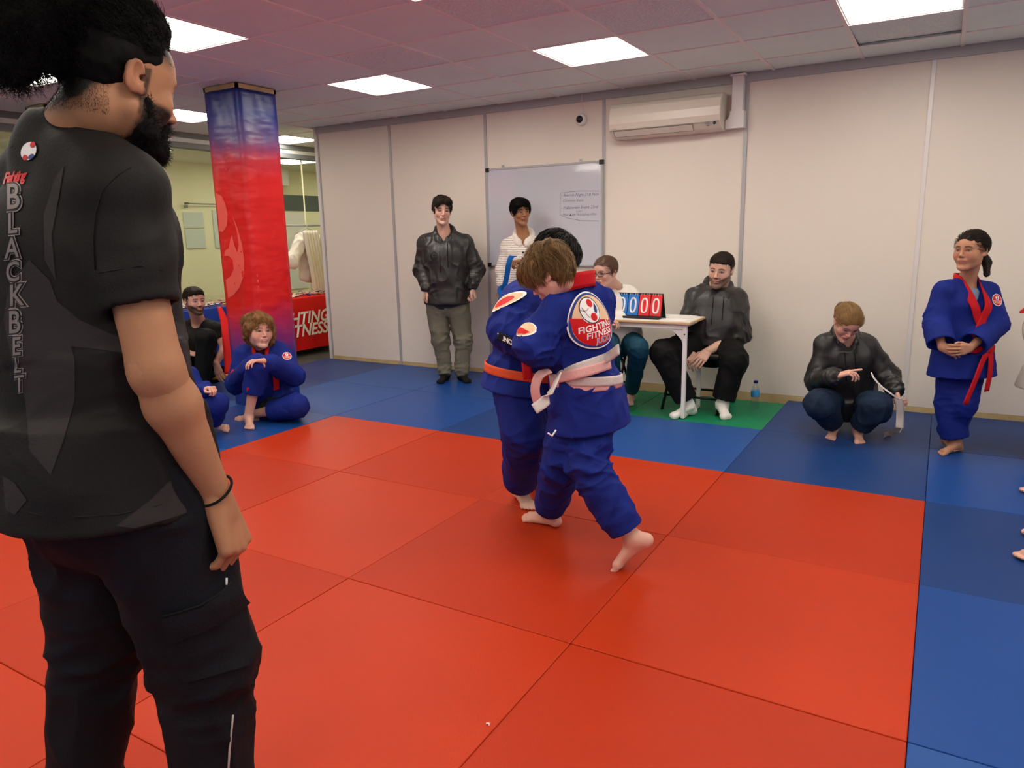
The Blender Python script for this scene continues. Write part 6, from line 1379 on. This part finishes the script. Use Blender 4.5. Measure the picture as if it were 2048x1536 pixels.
# air conditioner
def aircon():
    x0, x1, z0, z1, d = 1.52, 2.43, 2.10, 2.375, .215; t = thing('air_conditioner', 'cream split air conditioner mounted high on the back wall', 'air conditioner', None, ((x0+x1)/2, WY, z0))
    prof = [(0, z1), (-.10, z1+.002), (-.165, z1-.012), (-.195, z1-.045), (-.213, z1-.11), (-.215, z1-.17), (-.200, z0+.055), (-.150, z0+.012), (-.08, z0), (0, z0)]
    bm = bmesh.new(); A = [bm.verts.new((x0, WY+y, z)) for y, z in prof]; B_ = [bm.verts.new((x1, WY+y, z)) for y, z in prof]; n = len(prof)
    for k in range(n): bm.faces.new((A[k], A[(k+1) % n], B_[(k+1) % n], B_[k]))
    bm.faces.new(A[::-1]); bm.faces.new(B_); bmesh.ops.recalc_face_normals(bm, faces=bm.faces); bmesh.ops.bevel(bm, geom=[e for e in bm.edges if e.calc_face_angle(0) > .5], offset=.010, segments=3, affect='EDGES', profile=.5)
    me = bpy.data.meshes.new('casing'); bm.to_mesh(me); bm.free(); bake_to(t, link('casing', me, 'white_plastic'))
    a = Vector((0, -.2035, z0+.052)); bb = Vector((0, -.152, z0+.010)); nn = Vector((0, -(a.z-bb.z), (a.y-bb.y))).normalized(); nn = nn if nn.y < 0 else -nn
    V = MB(); c = Vector(((x0+x1)/2-.09, WY+(a.y+bb.y)/2, (a.z+bb.z)/2))+nn*.0015; rot = Vector((0, 0, 1)); ang = math.atan2(a.z-bb.z, -(a.y-bb.y)*-1)
    ang = math.atan2(-(a.z-bb.z), -(a.y-bb.y))
    R_ = Matrix(((1, 0, 0), (0, (a-bb).normalized().y, nn.y), (0, (a-bb).normalized().z, nn.z)))
    V.box(c, (.325, .030, .002), R_).obj('louvre', 'white_plastic', t, bevel=.001)
    for cc, hf in ((c-Vector((0, (a-bb).normalized().y, (a-bb).normalized().z))*.0318, (.328, .0016, .001)), (c+Vector((0, (a-bb).normalized().y, (a-bb).normalized().z))*.0312, (.328, .0006, .001)), (c-Vector((.327, 0, 0)), (.0012, .031, .001)), (c+Vector((.327, 0, 0)), (.0008, .031, .001))):
        MB().box(cc, hf, R_).obj('louvre_gap', 'black_plastic', t)
    MB().box2((x0+.01, WY-.2155, z0+.0565), (x1-.01, WY-.2035, z0+.0575)).obj('panel_joint', 'grey_profile', t)
    MB().lathe((x1-.045, WY-.204, z0+.045), [(.001, 0), (.011, 0), (.011, .002), (.001, .002)], 18, axis='y').obj('button', 'black_plastic', t)
    MB().box2((x1-.12, WY-.2075, z0+.046), (x1-.09, WY-.200, z0+.054)).obj('display', 'grey_profile', t); MB().box2((x1-.11, WY-.187, z0+.030), (x1-.09, WY-.180, z0+.033)).obj('display', 'black_plastic', t)
    place_text('writing', 'DAIKIN', 'grey_profile', (x0+.05, WY-.2165, z0+.066), (1, 0, 0), (0, 0, 1), .011, t)
    t = thing('pipe_trunking', 'white pipe trunking running from the air conditioner up to the ceiling', 'trunking', None, (2.52, WY, 2.1))
    MB().box2((2.475, WY-.075, 2.22), (2.56, WY-.001, H-.004)).obj('duct', 'white_paint', t, bevel=.005)
    MB().prism([(2.435, 2.11), (2.575, 2.11), (2.575, 2.235), (2.468, 2.235), (2.468, 2.20), (2.435, 2.165)], 0, .085).obj('elbow', 'white_paint', t, bevel=.006, xf=Matrix.Translation((0, WY-.001, 0))@Matrix.Rotation(math.radians(90), 4, 'X'))
    MB().box2((2.462, WY-.09, H-.02), (2.575, WY-.001, H-.004)).obj('end_plate', 'white_paint', t, bevel=.002)
aircon()
# dome camera and its cable
t = thing('dome_camera', 'small white dome camera with black lens on the back wall, left of the air conditioner', 'camera', None, (1.18, WY, 2.30))
MB().lathe((0, 0, 0), [(.002, 0), (.048, 0), (.050, .012), (.046, .030), (.036, .038), (.002, .040)], 28).obj('housing', 'white_paint', t, xf=Matrix.Translation((1.185, WY-.0005, 2.300))@Matrix.Rotation(math.radians(90), 4, 'X'))
MB().lathe((0, 0, 0), [(.002, .028), (.031, .030), (.030, .042), (.022, .054), (.010, .060), (.002, .061)], 24).obj('lens_dome', 'black_plastic', t, xf=Matrix.Translation((1.178, WY-.0005, 2.302))@Matrix.Rotation(math.radians(90), 4, 'X'))
MB().tube([(1.195, WY-.012, 2.34), (1.20, WY-.012, 2.40), (1.19, WY-.016, 2.45), (1.192, WY-.018, 2.50)], .003, 6).obj('cable', 'white_paint', t)
# whiteboard
def board():
    x0, x1, z0, z1 = .212, 1.385, 1.055, 1.945; t = thing('whiteboard', 'wall-mounted whiteboard with handwritten event list and black corners', 'whiteboard', None, (.8, WY, 1.05)); y = WY-.012
    MB().box2((x0, y-.012, z0), (x1, y, z1)).obj('panel', 'whiteboard', t)
    for a, b_ in (((x0-.004, z0-.006), (x1+.004, z0+.012)), ((x0-.004, z1-.012), (x1+.004, z1+.006)), ((x0-.006, z0), (x0+.012, z1)), ((x1-.012, z0), (x1+.006, z1))):
        MB().box2((a[0], y-.018, a[1]), (b_[0], y-.0125 if False else y+.002, b_[1])).obj('frame', 'alu', t, bevel=.003)
    for x in (x0+.008, x1-.008):
        for z in (z0+.008, z1-.008): MB().box((x, y-.010, z), (.020, .0115, .020)).obj('corner', 'black_plastic', t, bevel=.004)
    for x in (x0+.17, x1-.21):
        MB().box((x, y-.004, z1+.018), (.013, .004, .014)).obj('bracket', 'silver', t, bevel=.002); MB().lathe((x, y-.008, z1+.020), [(.001, 0), (.006, 0), (.006, .003), (.001, .003)], 10, axis='y').obj('bracket', 'silver', t)
    X = Vector((1, 0, 0)); Z = Vector((0, 0, 1)); w_ = lambda s_, u, v, sz, m='ink': (lambda p: place_text('writing', s_, m, (p.x, y-.0128, p.z), (1, 0, -.01), Z, sz*.84, t, align='LEFT', shear=.25, offset=-.0003))(ony(u, v, y-.0125))
    w_('- Awards Night 21st Nov', 1122, 391, .042); w_('- Christmas Event', 1122, 402, .036, 'ink_black'); w_('- Halloween Event 23rd', 1122, 416, .044); w_('5:30-7', 1152, 423, .028); w_('- Maki Kaw Workshop 09th', 1122, 430, .036)
    P = [ony(u, v, y-.0132) for u, v in ((1198, 382), (1160, 382), (1140, 384), (1121, 386), (1120, 405), (1120, 430), (1135, 436), (1160, 441), (1198, 442))]
    MB().tube(P, .0011, 4).obj('drawn_line', 'ink_black', t)
board()
# table with papers and score board
def table():
    xr, yf, yb, xl, zt = 2.47, 1.03, 1.50, 1.25, .71; t = thing('table', 'folding table with beech-edged white top on white steel legs', 'table', None, (1.86, 1.26, 0))
    MB().box2((xl, yf, zt-.018), (xr, yb, zt)).obj('tabletop', 'beech', t, bevel=.004); MB().box2((xl+.012, yf+.012, zt), (xr-.012, yb-.012, zt+.0015)).obj('laminate', 'white_paint', t)
    MB().box2((xl+.04, yf+.03, zt-.055), (xr-.06, yf+.055, zt-.0185)).obj('apron', 'white_paint', t, bevel=.002); MB().box2((xl+.04, yb-.055, zt-.055), (xr-.06, yb-.03, zt-.0185)).obj('apron', 'white_paint', t, bevel=.002)
    MB().box2((xl+.04, yf+.0555, zt-.050), (xl+.065, yb-.0555, zt-.0185)).obj('apron', 'white_paint', t); MB().box2((xr-.085, yf+.0555, zt-.050), (xr-.06, yb-.0555, zt-.0185)).obj('apron', 'white_paint', t)
    for x in (xl+.07, xr-.045):
        for y in (yf+.042, yb-.042):
            MB().box2((x-.014, y-.014, .0), (x+.014, y+.014, zt-.019)).obj('leg', 'white_paint', t, bevel=.003)
        MB().box2((x-.012, yf+.0565, .0), (x+.012, yb-.0565, .026)).obj('foot_rail', 'white_paint', t, bevel=.003)
        o = MB().prism([(0, 0), (-.09, 0), (-.012, -.075), (0, -.12)], -.0015, .0015).obj('gusset', 'white_paint', t, xf=Matrix.Translation((x-.0141, yf+.042, zt-.0555))@Matrix.Rotation(math.radians(90), 4, 'X')); MB().lathe((x, yf+.0265, .62), [(.001, 0), (.005, 0), (.005, .002), (.001, .002)], 8, axis='y').obj('rivet', 'black_plastic', t)
    for i, (x, y, r, sx, sy, lb) in enumerate(((2.26, 1.36, .1, .15, .105, 'white sheet of paper lying at the right back corner of the table'), (2.33, 1.15, -.15, .10, .10, 'white sheet of paper lying right of the score board, near the table edge'), (1.60, 1.30, .05, .105, .15, 'white sheet of paper lying left of the score board'))):
        p = MB().box((x, y, zt+.0026+.0006*i), (sx, sy, .0004), Matrix.Rotation(r, 3, 'Z')).obj('sheet_of_paper', 'paper'); tag(p, lb, 'paper')
    o = MB().box((1.54, 1.12, zt+.006), (.055, .03, .003), Matrix.Rotation(.3, 3, 'Z')).obj('phone', 'black_plastic', bevel=.003); tag(o, 'dark phone lying on the table left of the score board', 'phone')
    sb = thing('score_board', 'tabletop flip score board showing blue 00 and red 00', 'score board', None, (1.90, 1.12, zt)); cx, cy = 2.035, 1.125; R_ = Matrix.Rotation(math.radians(-6), 3, 'Z'); tl = Matrix.Rotation(math.radians(-12), 3, 'X')
    def pt_(x, y, z): return Vector((cx, cy, zt+.002))+R_@Vector((x, y, z))
    MB().box(pt_(0, .0, .008), (.187, .012, .008), R_).obj('base', 'black_plastic', sb, bevel=.003)
    MB().box(pt_(0, .045, .095), (.187, .002, .092), R_@tl).obj('backing', 'black_plastic', sb, bevel=.001); MB().box(pt_(0, .085, .09), (.187, .002, .092), R_@Matrix.Rotation(math.radians(16), 3, 'X')).obj('back_leaf', 'black_plastic', sb, bevel=.001)
    for i, xx in enumerate((-.1395, -.0465, .0465, .1395)):
        c = pt_(xx, .038, .098); o = MB().box(c, (.0438, .0018, .078), R_@tl).obj('flip_card', ['card_blue', 'card_blue', 'card_red', 'card_red'][i], sb, bevel=.001)
        f = (R_@tl)@Vector((0, -1, 0)); u_ = (R_@tl)@Vector((0, 0, 1)); r_ = R_@Vector((1, 0, 0))
        P = [c+f*.0035+r_*(.0215*math.copysign(abs(math.cos(a))**.75, math.cos(a)))+u_*(.052*math.copysign(abs(math.sin(a))**.8, math.sin(a))-.004) for a in [2*math.pi*k/32 for k in range(32)]]
        MB().tube(P, .0072, 6, closed=True).obj('numeral', 'print_white', sb)
        for q in (-.03, -.012, .012, .03):
            cc = c+r_*q+u_*.078; MB().tube([cc+f*.006*math.cos(a)+u_*.006*math.sin(a) for a in [2*math.pi*k/10 for k in range(10)]], .0012, 4, closed=True).obj('binding_ring', 'print_white', sb)
table()
# folding chairs
def chair(x, y, rz, label):
    t = thing('folding_chair', label, 'chair', 'black folding chairs behind the table', (x, y, 0)); X = Matrix.Translation((x, y, 0))@Matrix.Rotation(rz, 4, 'Z')   # sits facing -Y
    MB().box((0, 0, .425), (.205, .195, .018)).obj('seat', 'black_plastic', t, bevel=.012, xf=X); MB().box((0, .225, .70), (.19, .012, .075), Matrix.Rotation(math.radians(-8), 3, 'X')).obj('backrest', 'black_plastic', t, bevel=.008, xf=X)
    for s_ in (-1, 1):
        MB().tube([(s_*.215, -.25, -.004), (s_*.215, .02, .42), (s_*.215, .24, .80)], .011, 8).obj('leg', 'black_metal', t, xf=X); MB().tube([(s_*.195, .24, -.004), (s_*.195, -.12, .41)], .011, 8).obj('leg', 'black_metal', t, xf=X)
    MB().tube([(-.215, -.18, .10), (.215, -.18, .10)], .009, 8).obj('stretcher', 'black_metal', t, xf=X); MB().tube([(-.195, .19, .06), (-.16, .19, .085), (.16, .19, .085), (.195, .19, .06)], .009, 8).obj('stretcher', 'black_metal', t, xf=X); MB().tube([(-.215, .24, .80), (.215, .24, .80)], .011, 8).obj('top_rail', 'black_metal', t, xf=X)
chair(1.58, 1.52, .06, 'black folding chair under the person in glasses, behind the table'); q = onz(1400, 800); chair(2.42, 1.52, -.05, 'black folding chair under the seated bearded person in the hoodie')
# water bottle
q = ony(1509, 818, 1.60); q = onz(1509, 818, -.006); t = thing('water_bottle', 'clear plastic water bottle with blue cap on the green mat by the wall', 'bottle', None, q)
Z0 = -.006; B_ = lambda pr: [(r, z) for r, z in pr]
MB().lathe((q.x, q.y, Z0), [(.012, .004), (.028, .001), (.031, .012), (.031, .07), (.0285, .085), (.031, .10), (.031, .145), (.0285, .158), (.024, .175), (.014, .195), (.0125, .205), (.001, .205)], 24).obj('bottle_body', 'clear_plastic', t)
MB().lathe((q.x, q.y, Z0), [(.0315, .100), (.0318, .101), (.0318, .145), (.0315, .146)], 24).obj('wrapper', 'paper', t, label='pale printed wrapper') if False else None
MB().lathe((q.x, q.y, Z0), [(.0316, .100), (.0320, .101), (.0320, .145), (.0316, .146)], 24).obj('wrapper', 'print_light_blue', t); MB().lathe((q.x, q.y, Z0), [(.001, .204), (.0155, .204), (.0155, .221), (.014, .223), (.001, .223)], 18).obj('cap', 'gi_blue', t)
# ---- tables with medals by the partition
def cloth_table(y0, y1, m, label, nm):
    t = thing('display_table', label, 'table', None, (-2.75, (y0+y1)/2, 0)); xf_, xb = -2.6, -3.15; zt = .655
    bm = bmesh.new(); n = 40; P = []
    def side(a, b_, k): return [(a[0]+(b_[0]-a[0])*i/k, a[1]+(b_[1]-a[1])*i/k) for i in range(k)]
    ring = side((xf_, y0), (xf_, y1), n)+side((xf_, y1), (xb, y1), 14)+side((xb, y1), (xb, y0), n)+side((xb, y0), (xf_, y0), 14); cx, cy = (xf_+xb)/2, (y0+y1)/2
    rows = []
    for k, (z, sp) in enumerate(((zt, 0), (zt-.012, .006), (.45, .010), (.22, .014), (.03, .018))):
        row = []
        for i, (x, y) in enumerate(ring):
            s_ = sp+(.010*math.sin(i*.9)+.006*math.sin(i*2.1+1))*(1-z/zt) if k > 1 else sp; dx, dy = (x-cx)/abs(xf_-cx), (y-cy)/abs(y1-cy)
            row.append(bm.verts.new((x+(s_ if dx > .98 else -s_ if dx < -.98 else 0), y+(s_ if dy > .98 else -s_ if dy < -.98 else 0), z)))
        rows.append(row)
    for a, b_ in zip(rows, rows[1:]):
        for i in range(len(a)): f = bm.faces.new((a[i], a[(i+1) % len(a)], b_[(i+1) % len(a)], b_[i])); f.smooth = True
    bm.faces.new(rows[0]); bmesh.ops.recalc_face_normals(bm, faces=bm.faces); me = bpy.data.meshes.new('cloth'); bm.to_mesh(me); bm.free(); bake_to(t, link('tablecloth', me, m))
    for x in (xf_-.04, xb+.04):
        for y in (y0+.05, y1-.05): MB().box2((x-.012, y-.012, -.044), (x+.012, y+.012, zt-.02)).obj('leg', 'black_metal', t)
    r = random.Random(int(y0*10)); g = MB(); rb = MB(); wb = MB()
    for i in range(260):
        x, y = r.uniform(xb+.05, xf_-.05), r.uniform(y0+.05, y1-.05); z = zt+.006+r.random()*.035
        R_ = Matrix.Rotation(r.uniform(0, 6), 3, 'Z')@Matrix.Rotation(r.uniform(-.6, .6), 3, 'X'); (g, rb, wb)[i % 3].box((x, y, z), (.022, .022 if i % 3 == 0 else .012, .002), R_)
    for bb_, mm_, nn_ in ((g, 'beech', 'medal_discs'), (rb, 'gi_blue', 'medal_ribbons'), (wb, 'print_white', 'medal_ribbons')):
        o = bb_.obj('medals' if nn_ == 'medal_discs' else 'ribbons', mm_, t); o['kind'] = 'stuff'
    return t
ct = cloth_table(1.32, 2.95, 'red_cloth', 'red-clothed table with printed lettering and medals, right of the pillar', 'red'); cloth_table(.22, 1.26, 'blue_cloth', 'blue-clothed table covered with ribboned medals, left of the pillar', 'blue')
for s_, u, v in (('FIGHTING', 620, 633), ('FITNESS', 620, 657)):
    p = onx(656 if s_ == 'FIGHTING' else 655, v-4, -2.566); ln = text_mesh(s_, .20, .25, offset=.005, align='RIGHT'); X = Matrix.Identity(4)
    for i, a in enumerate(((0, 1, 0), (0, 0, 1), (1, 0, 0))):
        for j in range(3): X[j][i] = a[j]
    X[0][3], X[1][3], X[2][3] = -2.566, p.y+.0, p.z-.005; ln.transform(X); o = link('writing', ln, 'print_white'); bake_to(ct, o)
# hanging white uniform and navy one behind the glass line
def hanging(u, v, x, m, label, wd=.5, ln=.75, belt=False):
    p = onx(u, v, x); t = thing('hanging_uniform', label, 'uniform', None, p); S = SDF(.010)
    S.cap(p, p+Vector((0, 0, -ln)), .13, .17, w=(0, 1, 0), flat=.4); S.cap(p+Vector((0, .10, -.02)), p+Vector((.02, wd*.62, -.30)), .075, .085); S.cap(p+Vector((0, -.10, -.02)), p+Vector((.02, -wd*.62, -.30)), .075, .085)
    sdf_obj('jacket', S, m, t, [(p, .5, .06, .010, (0, 1, 0))], .006, 7, 3)
    MB().tube([p+Vector((0, -.18, .05)), p+Vector((0, 0, .11)), p+Vector((0, .18, .05))], .006, 6).obj('hanger', 'alu', t); MB().tube([p+Vector((0, 0, .11)), p+Vector((0, .01, .17))], .003, 6).obj('hanger_hook', 'alu', t)
    if belt:
        for k in range(5):
            y = p.y-.06+.045*k-.08; ribbon('hanging_belt', [(p.x+.10, y, p.z+.08), (p.x+.13, y+.01, p.z-.2), (p.x+.13, y+.05, p.z-.45), (p.x+.13, y+.08, p.z-.72)], .06, 'gi_white', t, wdir=(.25, 1, 0), thick=.012, off=0)
hanging(615, 474, -2.95, 'gi_white', 'white uniform and long white belts hanging above the red-clothed table', ln=.5, belt=True); hanging(650, 485, -3.05, 'gi_blue', 'navy uniform hanging just behind the white one', ln=.55)
rl = onx(640, 451, -3.05); t = thing('clothes_rail', 'metal clothes rail carrying the hanging uniforms', 'rail', None, (rl.x, rl.y, -.044))
MB().tube([(-3.05, 2.0, rl.z), (-3.05, 3.3, rl.z)], .012, 8).obj('rail', 'alu', t)
for y in (2.0, 3.3): MB().tube([(-3.05, y, -.044), (-3.05, y, rl.z)], .012, 8).obj('upright', 'alu', t)
# floor items near the squatting man
q = onz(432, 742, -.044); t = thing('drink_flask', 'grey metal flask standing on the floor beside the squatting person', 'flask', None, q); MB().lathe((q.x+.0, q.y, -.044), [(.001, 0), (.032, 0), (.034, .01), (.034, .15), (.030, .165), (.022, .172), (.001, .172)], 20).obj('flask_body', 'silver', t)
q = onz(440, 758, -.02); t = thing('kit_bag', 'black and yellow bag on the floor left of the pillar', 'bag', None, q); S = SDF(.009); S.ell((q.x, q.y, .0), (.10, .24, .05)); S.cap((q.x+.05, q.y+.10, .02), (q.x+.06, q.y+.28, .01), .045, .04); sdf_obj('bag_body', S, 'rib_black', t, [((q.x, q.y, 0), .3, .05, .006, (0, 1, 0))], .006)
p1, p2 = onz(424, 756, .03), onz(458, 752, .03); MB().tube([p1, (p1+p2)/2+Vector((0, 0, .012)), p2], [.022, .026, .022], 10).obj('yellow_panel', mm('yellow', srgb(240, 190, 0), .5) and 'yellow', t)
q = onz(700, 0) if False else None
t = thing('folded_mat', 'red folded padded mat leaning behind the squatting person, beside the pillar', 'mat', None, at(455, 745, 6.5))
P = [V3(at(*k)) for k in ((438, 618, 6.72), (447, 640, 6.66), (454, 670, 6.6), (460, 710, 6.55), (463, 748, 6.5))]; ribbon('pad', P, [.03, .06, .09, .11, .12], 'red_cloth', t, wdir=(.55, .8, 0), thick=.04, off=0)
# things in the room behind the glass
fx = FX+.012
def far_board(u0, v0, u1, v1, m, name, label, cat):
    a, b_ = onx(u0, v0, fx), onx(u1, v1, fx); t = thing(name, label, cat, None, (fx, (a.y+b_.y)/2, b_.z)); MB().box2((fx-.01, a.y, b_.z), (fx+.01, b_.y, a.z)).obj('panel', m, t, bevel=.003); return t, a, b_
t, a, b_ = far_board(366, 424, 408, 456, 'far_paper', 'poster', 'upper pale sheet on the far wall seen through the glass', 'poster'); far_board(370, 459, 412, 496, 'far_paper', 'poster', 'lower pale sheet on the far wall seen through the glass', 'poster'); far_board(424, 420, 470, 495, 'far_paper', 'poster', 'tall pale sheet beside the pillar seen through the glass', 'poster')
a, b_ = onx(373, 407, fx+.06), onx(450, 411, fx+.06); t = thing('wall_rail', 'thin dark-ended rail on the far wall behind the glass', 'rail', None, a); MB().tube([a, Vector((a.x, b_.y, a.z))], .010, 8).obj('rail', 'grey_profile', t); MB().box(a, (.016, .03, .016)).obj('end_cap', 'black_plastic', t); MB().box2((FX, a.y, a.z-.06), (a.x, a.y+.02, a.z-.02)).obj('bracket', 'grey_profile', t)
t, a, b_ = far_board(560, 389, 660, 423, 'dark_stripe', 'wall_panel_strip', 'dark grey-green horizontal panel on the far wall, right of the pillar', 'panel')
t, a, b_ = far_board(568, 424, 618, 575, 'print_white', 'notice_board', 'white board below the dark panel on the far wall behind the glass', 'board')
a, b_ = onx(560, 326, -5.6), onx(580, 372, -5.6); t = thing('wall_unit', 'white boxed unit high on the far wall right of the pillar', 'unit', None, a); MB().box2((FX, a.y-.2, b_.z), (-5.6, b_.y, a.z)).obj('casing', 'white_paint', t, bevel=.02)
a = onz(600, 590, .5); t = thing('cardboard_boxes', 'brown boxes on the floor of the side room behind the glass', 'boxes', None, (-4.2, 2.6, 0))
for k, (x, y, z, s_) in enumerate(((-4.2, 3.2, .2, .25), (-4.3, 3.8, .15, .2), (-4.25, 3.3, .55, .15))): MB().box((x, y, z-.044), (s_*.8, s_, .2 if z < .5 else .15)).obj('box', 'wood', t, bevel=.005)
# pale scuffs nobody moved: a scrap of fluff on the mats
for u, v in ((972, 1447),):
    q = onz(u, v, .003); o = MB().tube([q, q+Vector((.008, .004, .001)), q+Vector((.012, -.003, 0))], .002, 5).obj('fluff', 'paper'); tag(o, 'tiny pale scrap of fluff on the red mats near the bottom centre', 'fluff')
